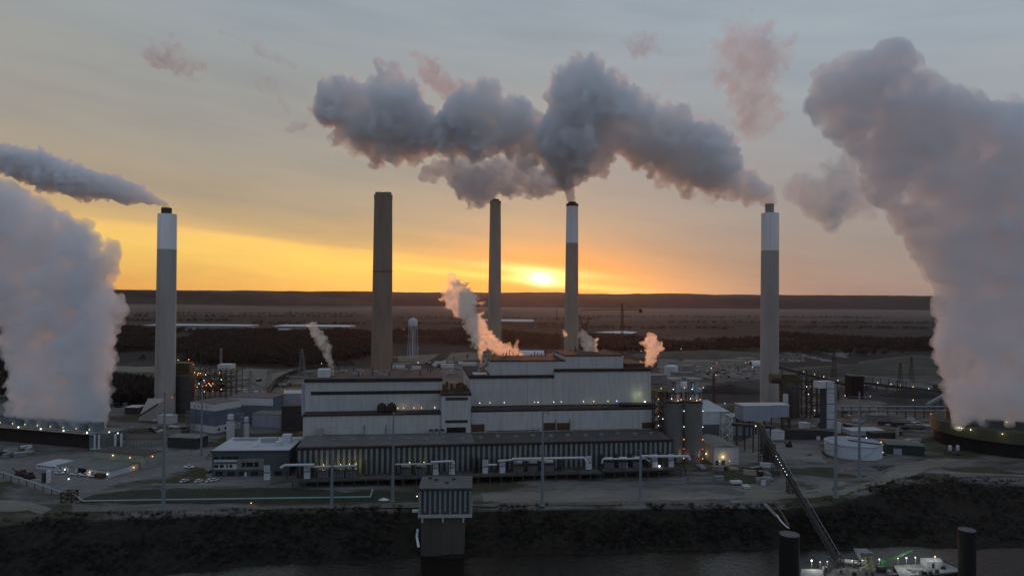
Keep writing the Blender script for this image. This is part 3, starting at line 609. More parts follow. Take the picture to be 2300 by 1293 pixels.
def duct(lb, pts, r, m='white', group='white bus ducts over the transformers'):
    P = [PF.p(*PF_uv(px, py, v)) for px, py, v in pts]; o = MB()
    for a, b in zip(P, P[1:]): o.tube(a, b, r, n=8)
    t = thing('bus_duct', lb, 'duct', P[0], group); o.build('duct_run', m, t)
    s = MB(); ln = (P[-1]-P[0]).length; k = max(2, int(ln/12))
    a, b = (P[0], P[-1]) if len(P) == 2 else max(zip(P, P[1:]), key=lambda q: (q[1]-q[0]).length)
    for i in range(k+1):
        q = a+(b-a)*((i+.2)/(k+.4)); s.tube((q.x, q.y, dk_z), q, .16, n=5)
    s.each('support', 'steel', t)
def PF_uv(px, py, v): u, z = PF.hit(px, py, v); return (u, v, z)
duct('white bus duct left of the yellow lit bays', [(630, 1050, -10), (640, 1044, -10), (706, 1043, -10)], .7)
duct('lower pale duct over the yellow lit bays', [(690, 1048, -9), (800, 1045, -9)], .5)
duct('pale duct between the leftmost two tall poles and the pump house', [(888, 1042, -9), (975, 1041, -9)], .4)
duct('short white duct ending at the tall pale transformer', [(968, 1037, -10), (1016, 1035, -10), (1020, 1042, -10)], .6)
duct('short low duct joining the two leftmost white transformers', [(1095, 1043, -9), (1116, 1043, -9)], .5)
duct('lower white duct over the middle transformers', [(1118, 1035, -9), (1150, 1032, -9), (1228, 1033, -9)], .5)
duct('longest white bus duct bending down to the jutting platform', [(1150, 1030, -11), (1312, 1027, -11), (1318, 1036, -11), (1319, 1045, -11)], .65)
duct('white duct along the right deck transformers', [(1352, 1040, -9), (1354, 1030, -9), (1450, 1029, -9), (1460, 1036, -9)], .5)
duct('upper white duct over the right end of the deck', [(1440, 1024, -11), (1547, 1024, -11), (1549, 1032, -11)], .8)
for px, e, c, s in ((727, 480, (1, .85, .4), 0), (765, 420, (1, .85, .35), 0), (785, 260, (1, .6, .3), 0), (800, 520, (1, .9, .3), 0), (920, 110, (1, .85, .4), 0), (952, 180, (1, .8, .3), 0), (1155, 90, (1, .85, .5), 0), (1215, 90, (1, .85, .5), 0)):
    q = PF.p(U(px, -4, 1050), -4.5, dk_z+5.5); pt(q, e*.75, c); lamp(D, q+Vector((0, 0, .9)), 'y', .28)
for px, py in ((1406, 1047), (1438, 1046), (1481, 1046)):
    u, z = PF.hit(px, py, -8.5); lamp(D, PF.p(u, -8.5, z), 'w', .75); pt(PF.p(u, -9.3, z), 160, (1, .95, .85))
# ------------------------------------------------------------------ silos, stair frame and sheds at the right end
for lb, x0, x1, yb, v in (('left concrete silo with steel bins on top, beside the boiler house', 1494, 1534, 1012, 26), ('right concrete silo with steel bins on top and a ring gallery', 1536, 1576, 1016, 22)):
    xm = (x0+x1)/2; u, _ = PF.hit(xm, 950, v); c = PF.p(u, v, 0); r = (PF.hit(x1, 950, v)[0]-PF.hit(x0, 950, v)[0])/2; h = Zt(xm, 906, v)
    t = thing('storage_silo', lb, 'silo', c, 'storage silos'); MB().lathe(c, [(r, 0), (r, h), (r*1.06, h), (r*1.06, h+.8), (r*.9, h+.9)]).build('shaft', 'silo', t, True)
    fr = MB()
    for i in range(8): a = i*.785; q = c+Vector((math.cos(a)*r*.8, math.sin(a)*r*.8, h+.9)); fr.tube(q, q+Vector((0, 0, 6.5)), .3, n=5)
    fr.lathe((c.x, c.y, h+6.9), [(r*.95, 0), (r*.95, .5), (r*.6, .55)], 16); fr.build('bin_frame', 'steel', t)
    for i in range(4):
        a = i*1.57+.5; q = c+Vector((math.cos(a)*r*.48, math.sin(a)*r*.48, h+3)); MB().lathe(q, [(.7, 0), (r*.27, 3), (r*.27, 12), (r*.2, 12.3)], 14).build('bin', 'grey' if i < 3 else 'wallb', t, True)
    MB().lathe((c.x, c.y, h+14.6), [(r*.75, 0), (r*.8, .4), (r*.8, 1.6), (r*.7, 1.8)], 20).build('top_gallery', 'paleflue', t)
    rr_ = MB()
    for z in (h+1.9, h+2.4): rr_.lathe((c.x, c.y, z), [(r*1.05, 0), (r*1.09, .05), (r*1.05, .1)], 24)
    rr_.build('railing', 'galv', t)
    if x0 > 1500:
        MB().lathe((c.x, c.y, h*.155), [(r*1.03, 0), (r*1.12, .1), (r*1.12, .6), (r*1.03, .7)], 32).build('ring_gallery', 'galv', t)
        MB().box(PF.p(u+1.5, v-r-.2, 4), 1.2, .4, 5, PF.a).build('door', 'paleflue', t)
    else: MB().box(PF.p(u+1, v-r-.2, 4), 1.2, .4, 5, PF.a).build('door', 'paleflue', t)
    for dx, dz, cc in ((-3, 6, 'w'), (3, 5.5, 'o'), (1, 5, 'y'), (5, 13, 'o'), (-2, 12, 'w')): lamp(t, c+Vector((dx, -r*.95, h+dz-2)), cc, .35)
    for dz, cc in ((-4, 'w'), (-14, 'w'), (-22, 'o'), (-28, 'r'), (-34, 'o')): lamp(t, c+Vector((r*.9, -r*.65, h+dz)), cc, .33)
    pt(c+Vector((0, -r-1, h+4)), 260, (1, .65, .3)); pt(c+Vector((r*.6, -r-2, 6)), 200, (1, .6, .3))
F_ = thing('access_frame', 'dark steel stair frame with orange lamps between boiler house and silos', 'steel frame', PF.p(U(1480, 28), 28))
MB().lattice(PF.p(U(1478, 28), 28, 0), PF.p(U(1478, 28), 28, Zt(1478, 880, 28)), 6, .3, 9).lattice(PF.p(U(1490, 32), 32, 0), PF.p(U(1490, 32), 32, Zt(1490, 878, 32)), 5, .3, 9).build('frame', 'steel', F_)
fl = MB()
for i in range(9): fl.box(PF.p(U(1484, 30), 30, 5*i+4), 9, 7, .25, PF.a)
fl.each('landing', 'rust', F_)
for x, y, c in ((1479, 896, 'y'), (1476, 916, 'o'), (1479, 934, 'o'), (1491, 926, 'w'), (1489, 940, 'w'), (1479, 955, 'w'), (1485, 872, 'y')): u, z = PF.hit(x, y, 26); lamp(F_, PF.p(u, 26, z), c, .32)
def shed(name, label, cat, fr, u0, u1, v0, v1, h, rise=0.0, wm='wall', rm='roofw', ridge='u', doors=(), wins=(), base=0.0, parts=None):
    t = thing(name, label, cat, fr.p(u0, v0, base))
    fr.box(MB(), u0, u1, v0, v1, base, base+h).build('wall', wm, t)
    o = .35; m = MB(); z = base+h+.003
    if rise <= 0: fr.box(m, u0-o, u1+o, v0-o, v1+o, z, z+.35)
    elif ridge == 'u':
        vm = (v0+v1)/2; m.add([fr.p(u0-o, v0-o, z), fr.p(u1+o, v0-o, z), fr.p(u1+o, v1+o, z), fr.p(u0-o, v1+o, z), fr.p(u0-o, vm, z+rise), fr.p(u1+o, vm, z+rise)], [(0, 1, 5, 4), (2, 3, 4, 5), (0, 4, 3), (1, 2, 5), (3, 2, 1, 0)])
    else:
        um = (u0+u1)/2; m.add([fr.p(u0-o, v0-o, z), fr.p(u1+o, v0-o, z), fr.p(u1+o, v1+o, z), fr.p(u0-o, v1+o, z), fr.p(um, v0-o, z+rise), fr.p(um, v1+o, z+rise)], [(0, 4, 5, 3), (4, 1, 2, 5), (0, 1, 4), (2, 3, 5), (3, 2, 1, 0)])
    m.build('roof', rm, t)
    for a, b, z0, z1, *mm in doors: fr.box(MB(), u0+a, u0+b, v0-.12, v0+.02, base+z0, base+z1).build('door', mm[0] if mm else 'steel', t)
    for a, b, z0, z1 in wins: fr.box(MB(), u0+a, u0+b, v0-.1, v0+.02, base+z0, base+z1).build('window', 'glass', t)
    return t
A = Frame(gd(1603, 1043), 4)
w_ = A.hit(1659, 1030, 0)[0]
t = shed('metal_shed', 'white gabled shed with a bright lamp, right of the silos', 'shed', A, 0, w_, 0, 34, A.hit(1630, 1003, 0)[1]-.3, 1.6, 'wall', 'rooft', 'v', [(1.2, 3, 0, 2.6, 'steel'), (5, 7.2, 0, 2.8, 'steel')], [])
lamp(t, A.p(5.6, -.6, A.hit(1627, 1025, 0)[1]), 'o', .8); pt(A.p(5.6, -1.6, A.hit(1627, 1025, 0)[1]), 420, (1, .7, .4)); lamp(t, A.p(3.6, -.5, 2.4), 'g', .3); lamp(t, A.p(10, -.5, 2.4), 'o', .3); lamp(t, A.p(-.6, 12, 4), 'y', .5); pt(A.p(-1.5, 12, 4), 120, (1, .8, .4))
Bf = Frame(gd(1580, 1000), 6)
hh = Bf.hit(1600, 924, 0)[1]; w1 = Bf.hit(1637, 950, 0)[0]
t = thing('process_building', 'white stepped building with a dark blue lower wall behind the silos', 'building', Bf.p(0, 0))
Bf.box(MB(), -4, w1-7, 0, 26, 0, hh*.62).build('lower_wall', mat('slate_cladding', (.10, .11, .14), (.08, .09, .11), .1, .75), t); Bf.box(MB(), -4, w1-6.9, -.1, 26, hh*.62, hh).build('upper_wall', 'white', t)
Bf.box(MB(), w1-7, w1, 6, 26, hh*.62, hh).build('overhang', 'white', t)
z = hh+.01; m = MB(); m.add([Bf.p(-4, -.5, z), Bf.p(w1+.5, -.5, z), Bf.p(w1+.5, 26, z), Bf.p(-4, 26, z), Bf.p(-1, 22, z+5), Bf.p(w1-7, 22, z+5)], [(0, 1, 5, 4), (1, 2, 5), (2, 3, 4, 5), (3, 0, 4), (3, 2, 1, 0)]); m.build('roof', 'roofw', t)
Bf.box(MB(), -4, w1*.35, 20, 44, 0, hh+13).build('rear_block', 'wallb', t); m = MB(); z = hh+13.01; m.add([Bf.p(-4, 19.5, z), Bf.p(w1*.35+.5, 19.5, z), Bf.p(w1*.35+.5, 44, z), Bf.p(-4, 44, z), Bf.p(-2, 40, z+3.5), Bf.p(w1*.2, 40, z+3.5)], [(0, 1, 5, 4), (1, 2, 5), (2, 3, 4, 5), (3, 0, 4), (3, 2, 1, 0)]); m.build('rear_roof', 'roofw', t)
lamp(t, Bf.p(w1+2, -1, hh-6), 'g', .4)
t = thing('stair_frame', 'white braced steel frame beside the stepped building', 'steel frame', Bf.p(w1-4, -1)); MB().lattice(Bf.p(w1-3, -2, 0), Bf.p(w1-3, -2, hh*.97), 7, .28, 4).build('frame', 'white', t)
# conveyors, transfer house and galleries in the middle right
C_ = Frame(gd(1690, 985), 6)
def zc(px, py, v=0): return C_.hit(px, py, v)
t = thing('transfer_house', 'raised blue grey L shaped transfer house in front of the rightmost chimney', 'building', C_.p(*[zc(1668, 960)[0], 0]))
ua_, zt_ = zc(1668, 912); ub_, _ = zc(1731, 940); uc_, _ = zc(1777, 940); zb1 = zc(1700, 945)[1]; zb2 = zc(1750, 938)[1]
C_.box(MB(), ua_, ub_, 0, 14, zb1, zt_).build('wall', 'wallb', t); C_.box(MB(), ub_-.02, uc_, 3, 15, zb2, zt_-.3).build('wing', 'wallb', t)
C_.box(MB(), ua_-.3, ub_+.2, -.3, 14.3, zt_, zt_+.5).build('roof', 'roofw', t); C_.box(MB(), ub_+.2, uc_+.3, 2.7, 15.2, zt_-.3, zt_+.3).build('wing_roof', 'roofw', t)
lg = MB(); [lg.box(C_.p(u, v, 0), .8, .8, zb1 if u < ub_ else zb2, C_.a) for u in (ua_+1, (ua_+ub_)/2, ub_+1, uc_-1) for v in (1, 12)]; lg.each('leg', 'steel', t); MB().lattice(C_.p(uc_-2, 4, 0), C_.p(uc_-2, 4, zb2), 5, .25, 4).build('bracing', 'steel', t)
def sbox(name, label, cat, px0, px1, pyt, pyb, dep, wm='wallb', rm='roofw', fr=None, off=0, rise=0, base=None, ang=6, win=0):
    """box whose front foot is seen at pyb and top edge at pyt"""
    f = fr or Frame(gd(px0, pyb), ang); u1 = f.hit(px1, pyb, 0)[0]; h = f.hit((px0+px1)/2, pyt, 0)[1]
    wins = [(u1*(k+.3)/win, u1*(k+.7)/win, h*.45, h*.75) for k in range(win)]
    return shed(name, label, cat, f, 0, u1, 0, dep, h, rise, wm, rm, 'u', (), wins)
sbox('conveyor_building', 'low pale blue building left of the raised transfer house', 'building', 1642, 1700, 936, 978, 14)
sbox('small_shed', 'white square shed under the transfer house', 'shed', 1732, 1762, 969, 988, 8, 'white')
t = sbox('lift_tower', 'slender white lift tower with dark blue seams at the right absorber', 'tower', 1856, 1874, 858, 971, 9, mat('lift_tower_cladding', (.50, .52, .55), (.42, .44, .47), .1, .7), 'roofw')
f = Frame(gd(1856, 971), 6); sm = MB(); w2 = f.hit(1874, 971, 0)[0]
for z in (10, 22, 34): f.box(sm, -.1, w2+.1, -.15, 0, z, z+.5)
f.box(sm, -.2, .15, -.2, 9, 0, f.hit(1865, 858, 0)[1]); sm.each('seam', mat('seam_blue', (.03, .05, .08), None, .3, .7), t)
f.box(MB(), -6.2, -.2, 0, 8, f.hit(1845, 872, 0)[1], f.hit(1845, 857, 0)[1]).build('head_box', 'white', t)
sbox('small_shed', 'white shed at the foot of the lift tower', 'shed', 1876, 1889, 950, 972, 7, 'white'); sbox('small_shed', 'white box shed left of the lift tower', 'shed', 1804, 1820, 951, 965, 7, 'white')
# right absorber unit
G0 = gd(1772, 935); k = G0.y/FPX
t = thing('absorber_unit', 'round absorber vessel with an olive elbow duct, right of the rightmost chimney', 'process plant', (G0.x, G0.y, 0))
zA = at(1772, 868, G0.y).z
MB().lathe((G0.x, G0.y, 0), [(22*k, 0), (22*k, zA), (17*k, zA+3), (13*k, zA+5)], 28).build('vessel', mat('vessel_steel', (.065, .062, .062), (.045, .043, .043), .2, .7), t, True)
a = at(1730, 849, G0.y); b = at(1752, 850, G0.y); MB().tube(a, b, 11*k, n=24).build('elbow_duct', 'duct', t, True)
hd = MB(); z0, z1 = at(1772, 868, G0.y).z, at(1772, 838, G0.y).z
for i in range(7): hd.box((G0.x, G0.y, z0+(z1-z0)*i/7+.3), 44*k-abs(i-2)*2*k*2, 26*k, (z1-z0)/7-.5)
hd.each('hood_fin', 'duct', t)
MB().lattice((G0.x+28*k, G0.y-6, 0), (G0.x+28*k, G0.y-6, z1+3), 8, .3, 10).lattice((G0.x-16*k, G0.y-26*k, 0), (G0.x-16*k, G0.y-26*k, z0), 7, .25, 7).build('support_frame', 'steel', t)
MB().box((G0.x-28*k, G0.y-20, at(1735, 910, G0.y).z), 3.4, 3, 13).build('sample_house', 'white', t)
r6 = random.Random(12); fr_ = MB(); pp = MB()
for i in range(5):
    for j in range(3):
        X0 = at(1800+i*12, 930, G0.y).x; fr_.tube((X0, G0.y-8+j*9, 0), (X0, G0.y-8+j*9, 40-r6.random()*8), .3, n=4)
        for z in (6, 12, 18, 24, 30): fr_.tube((X0, G0.y-8+j*9, z), (X0+5.5, G0.y-8+j*9, z), .22, n=4)
for i in range(22): z = r6.uniform(4, 34); X0 = at(1796+r6.random()*40, 930, G0.y).x; pp.tube((X0, G0.y-8, z), (X0+r6.uniform(4, 12), G0.y-8+r6.uniform(-1, 1), z+r6.uniform(-3, 3)), r6.uniform(.2, .7), n=6)
fr_.build('pipe_rack', 'steel', t); pp.each('pipe', 'rust', t)
for x, y, c in ((1821, 867, 'r'), (1816, 885, 'w'), (1830, 921, 'w'), (1812, 868, 'w')): lamp(t, at(x, y, G0.y-10), c, .4)
# left absorber unit
G1 = gd(420, 925); k = G1.y/FPX
t = thing('absorber_unit', 'absorber vessel with olive duct and lit steelwork beside the leftmost chimney', 'process plant', (G1.x, G1.y, 0))
q = at(414, 842, G1.y); MB().lathe((q.x, G1.y, 0), [(23*k, 0), (23*k, q.z), (18*k, q.z+1.5)], 28).build('vessel', mat('vessel_steel', (.065, .062, .062), (.045, .043, .043), .2, .7), t, True)
MB().tube(at(368, 822, G1.y), at(394, 824, G1.y), 12*k, n=24).build('elbow_duct', 'duct', t, True)
hd = MB(); z0, z1 = at(415, 841, G1.y).z, at(415, 813, G1.y).z
for i in range(7): hd.box((at(413, 842, G1.y).x, G1.y, z0+(z1-z0)*i/7+.2), (40-abs(i-3)*2)*k, 26*k, (z1-z0)/7-.45)
hd.each('hood_fin', 'duct', t)
q = at(377, 900, G1.y-14); MB().box((q.x, q.y, at(377, 898, G1.y-14).z), 3.8, 3.2, at(377, 861, G1.y-14).z-at(377, 898, G1.y-14).z).build('lift_shaft', 'white', t)
MB().lattice((q.x+3.5, q.y-1, 0), (q.x+3.5, q.y-1, at(377, 850, G1.y-14).z), 6, .28, 9).build('support_frame', 'steel', t)
fr_ = MB(); Y0 = G1.y+4
for px in range(434, 531, 12):
    X0 = at(px, 870, Y0).x
    top = at(px, 826 if px < 478 else 830, Y0).z
    for dy in (0, 14): fr_.tube((X0, Y0+dy, 0), (X0, Y0+dy, top), .35, n=4)
    fr_.tube((X0, Y0, top), (X0, Y0+14, top), .3, n=4)
for py in (826, 836, 846, 858, 870, 882):
    a, b = at(432, py+1, Y0), at(528, py+1, Y0)
    for dy in (0, 14): fr_.tube((a.x, Y0+dy, a.z), (b.x, Y0+dy, a.z), .35 if py in (836, 846, 870) else .22, n=4)
fr_.build('pipe_rack', 'steel', t)
fd = MB()
for py, x0, x1 in ((846, 440, 528), (858, 440, 516), (870, 430, 528)):
    a, b = at(x0, py, Y0), at(x1, py, Y0); fd.box(((a.x+b.x)/2, Y0+7, a.z), b.x-a.x, 13, .5)
fd.each('deck', 'steel', t)
pp = MB()
for i in range(30): px = r6.uniform(436, 515); py = r6.uniform(838, 884); a = at(px, py, Y0+r6.uniform(0, 10)); pp.tube(a, a+Vector((r6.uniform(-3, 7), 0, r6.uniform(-2, 2))), r6.uniform(.3, 1.1), n=6)
pp.each('pipe', 'rust', t)
q0, q1 = at(486, 830, Y0), at(517, 819, Y0); MB().box(((q0.x+q1.x)/2, Y0+7, q0.z), q1.x-q0.x, 10, q1.z-q0.z).build('top_cabin', 'white', t)
for x, y, c in ((400, 808, 'y'), (424, 807, 'o'), (434, 818, 'r'), (437, 836, 'y'), (446, 837, 'y'), (450, 838, 'o'), (444, 841, 'o'), (462, 841, 'w'), (493, 837, 'o'), (458, 854, 'w'), (497, 852, 'w'), (469, 860, 'o'), (471, 863, 'y'), (478, 861, 'o'), (463, 865, 'o'), (474, 866, 'y'), (443, 869, 'o'), (455, 867, 'r'), (428, 870, 'r'), (478, 878, 'r'), (497, 874, 'y'), (459, 879, 'y'), (447, 861, 'w'), (460, 858, 'r')): lamp(t, at(x, y, Y0-2), c, .42)
for x, y, c in ((377, 853, 'r'), (387, 892, 'r'), (404, 942, 'y'), (383, 949, 'o'), (392, 954, 'y')): lamp(t, at(x, y, G1.y-22), c, .45)
pt(at(448, 843, Y0-5), 400, (1, .55, .15)); pt(at(470, 864, Y0-5), 300, (1, .5, .15)); pt(at(393, 950, G1.y-24), 200, (1, .7, .2))
# ------------------------------------------------------------------ left side: cooling tower, shops, offices
LF = Frame(gd(207, 1008), -16.0)
t = thing('cooling_tower', 'long rectangular cooling tower with dark louvres and a row of fan cylinders, far left', 'cooling tower', LF.p(0, 0))
hC = LF.hit(200, 974, 0)[1]; U0 = -112
LF.box(MB(), U0, -2, .6, 16, 0, hC-.4).build('louvre_wall', 'wood', t)
LF.box(MB(), -2, 11, -.6, 17, 0, hC+1).build('end_wall', 'tealfrp', t)
LF.box(MB(), U0, -.5, -1.2, 17, hC-.4, hC).build('deck', 'tealfrp', t)
for k in range(10):
    u = -6-k*11.4; c = LF.p(u, 8.5, hC); MB().lathe(c, [(5.5, 0), (4.7, 2.5), (4.9, 5.6), (4.5, 5.6), (4.3, 1)], 24).build('fan_cylinder', mat('fan_cylinder', (.15, .19, .21), (.11, .145, .16), .2, .7) if k == 0 else bpy.data.materials['fan_cylinder'], t, True)
    lamp(t, LF.p(u, 3.0, hC+2.2), 'y', .32); 
    if k < 7: pt(LF.p(u, 1.4, hC+2.6), 60, (1, .85, .55))
pi = MB(); pi.tube(LF.p(U0, -1.9, hC+.3), LF.p(4, -1.9, hC+.3), .55, n=8); pi.tube(LF.p(U0, -.2, hC+1.2), LF.p(7, -.2, hC+1.2), .55, n=8); pi.each('header_pipe', 'paleflue', t)
dp = MB()
for u, v in ((4.3, -1.9), (7.3, -1.4), (15, 4), (18, 6)): dp.tube(LF.p(u, v, .4), LF.p(u, v, hC+.3), .75, n=8)
dp.each('riser_pipe', 'white', t)
for u in (-2, -22, -42, -62, -82): lamp(t, LF.p(u, -2.4, hC+1.4), 'w', .62)
lamp(t, LF.p(12, 2, hC+1.8), 'w', .5); lamp(t, LF.p(16, 5, hC+.8), 'w', .5)
MB().path([LF.p(2, -3, .7), LF.p(14, 1, .7), LF.p(22, 8, .7)], .7).build('ground_pipe', 'teal', t)
LS = Frame(gd(247, 1072), -17.0)
hs = LS.hit(246, 1060, 0)[1]
u1 = LS.hit(128, 1057, 0)[0]; u2 = LS.hit(78, 1051, 0)[0]
t = shed('workshop', 'long white workshop with a grey roof, roller door and lamps beside parked pickups', 'workshop', LS, u1, 0, 0, 20, hs+.6, 0, 'white', mat('grey_sheet_roof', (.16, .17, .15), (.12, .13, .115), .1, .85), 'u', [(9, 14, 0, 4, 'wallb'), (16, 22, 0, 3.6, 'black'), (6, 7.2, 0, 2.4), (26, 27.4, 0, 2.4)], [(2, 3, 2, 3)])
for u, c, e in ((u1+6.6, 'w', 14), (u1+25, 'o', 40), (-1.5, 'w', 22)): lamp(t, LS.p(u, -.5, hs-1), c, .42); pt(LS.p(u, -1.4, hs-1), e, (1, .8, .6) if c == 'o' else (.9, .95, 1))
lamp(t, LS.p(.5, 16, hs-1), 'o', .42); pt(LS.p(1.5, 16, hs-1), 30, (1, .55, .2))
t = shed('office_annex', 'low white annex with a row of small windows at the left end of the workshop', 'building', LS, u2, u1-.3, 1, 15, hs-.6, 0, 'white', 'roofw', 'u', (), [(1.5, 3.2, 1.6, 2.6)]+[(4.5+k*2.1, 5.3+k*2.1, 1.6, 2.6) for k in range(4)]+[(12.6, 14.2, 1.6, 2.6)])
hb = LS.hit(296, 1013, 20.5)[1]
t = shed('machine_hall', 'beige machine hall with a dark roof rising behind the white workshop', 'workshop', LS, u1+4, 3.5, 20.6, 34, hs+5, 0, 'beige', 'roof', 'u', (), [])
LS.box(MB(), 3.45, 3.7, 24, 29, 0, hs+2.5).build('roller_door', 'wallb', t); lamp(t, LS.p(-20, 20.2, hs+3.6), 'y', .42); lamp(t, LS.p(-7, 20.2, hs+3.2), 'o', .42); lamp(t, LS.p(4.2, 26, hs+3.6), 'o', .4); pt(LS.p(-20, 19, hs+3), 20, (1, .9, .5))
OF = Frame(gd(476, 1070), 4.0)
wo_ = OF.hit(650, 1066, 0)[0]; ho = OF.hit(560, 1013, 0)[1]; us = OF.hit(533, 1068, 0)[0]
t = thing('office_building', 'three storey dark office building with pale window bands and a white flat roof', 'office', OF.p(0, 0))
OF.box(MB(), 0, wo_, 0, 36, 0, ho-.3).build('wall', mat('slate_panels', (.085, .10, .11), (.065, .078, .085), .15, .8), t); OF.box(MB(), -1, wo_+.3, -.6, 36.3, ho-.3, ho+.5).build('parapet', mat('slate_edge', (.07, .08, .09), None, .2, .8), t)
OF.box(MB(), -.4, wo_-.2, -.1, 36, ho+.5, ho+.7).build('roof', 'roofw', t)
OF.box(MB(), 1, us, -.3, 0, 4.2, 7.1).build('pale_band', 'wall', t); OF.box(MB(), 1, us, -.3, 0, 8.4, 9.8).build('pale_band', 'wall', t)
OF.box(MB(), us+.2, us+15, -.5, 0, 4.0, 10.2).build('tan_bay', 'rooft', t)
for a, b in ((1, 3.6), (5.2, 7.2), (8, 11), (11.6, 14.5)): OF.box(MB(), a, b, -.42, -.3, 9.9, 11.4).build('window', 'glass', t)
for a, b in ((1.2, 3.6), (4.4, 6.6), (8, 9), (9.9, 11.4)): OF.box(MB(), a, b, -.42, -.3, 5.2, 6.9).build('window', 'glass', t)
for a, b in ((us+2.6, us+4.4), (us+5, us+9), (us+9.6, us+12)): OF.box(MB(), a, b, -.62, -.5, 5.6, 8.2).build('window', 'glass', t)
for k in range(6): OF.box(MB(), 2+k*6.6, 6+k*6.6, -.1, .01, .5, 2.9).build('window', 'glass', t)
OF.box(MB(), us+4, us+5.2, -.12, .02, 0, 2.5).build('door', 'white', t)
for u, v, a, b, c, mm in ((26, 22, 9, 5, 2.6, 'wallb'), (37, 20, 5, 4, 5.0, 'white'), (34, 12, 3.5, 3, 2.4, 'white'), (22, 9, 2, 1.4, .8, 'white'), (43, 25, 8, 1, 1.5, 'white'), (10, 28, 14, 4, 1.2, 'wallb')): MB().box(OF.p(u, v, ho+.7), a, b, c, OF.a).build('rooftop_unit', mm, t)
# buildings round the left absorber
BF = Frame(gd(482, 973), -27.0)
hb = BF.hit(482, 908, 0)[1]; ul_ = BF.hit(428, 963, 0)[0]
t = thing('cladded_building', 'corner building in three bands of white, blue and white beside the left absorber', 'building', BF.p(0, 0))
BF.box(MB(), ul_, 0, 0, 24, 0, 5.2).build('lower_wall', 'white', t); BF.box(MB(), ul_, -.1, .1, 24, 5.2, hb-5).build('middle_wall', mat('steel_blue_cladding', (.13, .17, .22), (.10, .13, .17), .1, .7, lines=((0, 5.0, .3),)), t); BF.box(MB(), ul_-.2, .2, -.2, 24, hb-5, hb).build('upper_wall', 'white', t)
BF.box(MB(), ul_, 0, 0, 24, hb, hb+.25).build('roof', mat('purple_grey_roof', (.13, .125, .14), (.085, .082, .09), .15, .9), t)
for k in range(4): BF.box(MB(), ul_+4+k*4.5, ul_+5+k*4.5, -.3, -.19, hb-3.4, hb-2.2).build('window', 'glass', t)
for v in (3, 9): BF.box(MB(), .01, .15, v, v+1.6, 1.6, 3.4).build('window', 'glass', t)
t2 = sbox('cladded_building', 'long white topped building behind the corner building', 'building', 512, 613, 893, 948, 26, bpy.data.materials['steel_blue_cladding'], bpy.data.materials['purple_grey_roof'], ang=-4)
f = Frame(gd(512, 948), -4); h_ = f.hit(560, 893, 0)[1]; f.box(MB(), 0, f.hit(613, 948, 0)[0], -.2, 0, h_-6, h_-.1).build('upper_wall', 'white', t2)
sbox('storage_shed', 'blue grey shed with a tan roof right of the white silos', 'shed', 566, 628, 930, 958, 16, 'wallb', 'rooft', ang=-8)
sbox('switch_building', 'blue building tucked against the left end of the boiler house', 'building', 634, 676, 884, 940, 20, 'wallb', 'roofw', ang=6)
sbox('flat_building', 'dark low plant building in the shade left of the boiler house', 'building', 632, 680, 912, 968, 14, 'steel', 'roof', ang=6)
for px0, px1, py, ty, lb in ((509, 526, 990, 943, 'taller white silo behind the office building'), (547, 559, 984, 948, 'shorter white silo behind the office building')):
    g = gd((px0+px1)/2, py); kk = g.y/FPX; r = (px1-px0)/2*kk; h = at(518, ty, g.y).z
    t = thing('white_silo', lb, 'silo', (g.x, g.y, 0), 'white silos'); MB().lathe((g.x, g.y, 0), [(r, 0), (r, h), (r*.6, h+.8)], 20).build('shaft', 'white', t, True); MB().box((g.x, g.y, h+.8), r*1.2, r*1.2, 3.2).build('filter_box', 'white', t); MB().lathe((g.x, g.y, h+.2), [(r*1.2, 0), (r*1.2, .3), (r, .35)], 20).build('top_railing', 'steel', t)
g = gd(538, 984); t = thing('lattice_tower', 'pale lattice stair tower between the two white silos', 'steel frame', (g.x, g.y, 0)); MB().lattice((g.x, g.y, 0), (g.x, g.y, 18), 4.2, .25, 6).build('frame', 'galv', t)
g = gd(430, 968); t = thing('lattice_tower', 'pale steel lattice tower left of the corner building', 'steel frame', (g.x, g.y, 0)); MB().lattice((g.x, g.y, 0), (g.x, g.y, 15), 5, .25, 5).build('frame', 'galv', t)
g = gd(331, 945); kk = g.y/FPX; t = thing('sloped_hopper', 'pale slant topped concrete hopper at the foot of the leftmost chimney', 'hopper', (g.x, g.y, 0))
z0, z1 = 3.5, at(331, 900, g.y).z; x0, x1 = g.x-20*kk, g.x+24*kk
MB().hexa([(x0, g.y, 0), (x1, g.y, 0), (x1, g.y+14, 0), (x0, g.y+14, 0)], [(x0, g.y+1, z0), (x1, g.y, z1*.85), (x1, g.y+14, z1), (x0, g.y+14, z1)]).build('wall', 'concrete', t)
MB().tube((x0, g.y-.3, z0+.3), (x1, g.y-.3, z1*.85+.3), .5, n=6).build('conveyor_edge', 'steel', t)
sbox('small_shed', 'small white block shed below the leftmost chimney', 'shed', 354, 384, 934, 951, 8, 'white', 'roofw', ang=-10)
sbox('open_shed', 'dark open shed with a pale tan roof beside the yard road', 'shed', 376, 444, 983, 1005, 12, 'steel', 'rooft', ang=-8)
t = sbox('long_shed', 'long low shed with a columned side behind the machine hall', 'shed', 272, 352, 987, 1003, 16, 'beige', 'roof', ang=3)
f = Frame(gd(272, 1003), 3); cm = MB(); [cm.box(f.p(1+i*2.4, -.5, 0), .4, .4, 4) for i in range(10)]; cm.each('column', 'galv', t)
sbox('vehicle_shed', 'dark vehicle shed with a white roof near the leftmost chimney', 'shed', 280, 310, 915, 929, 12, 'steel', 'roofw', ang=0)
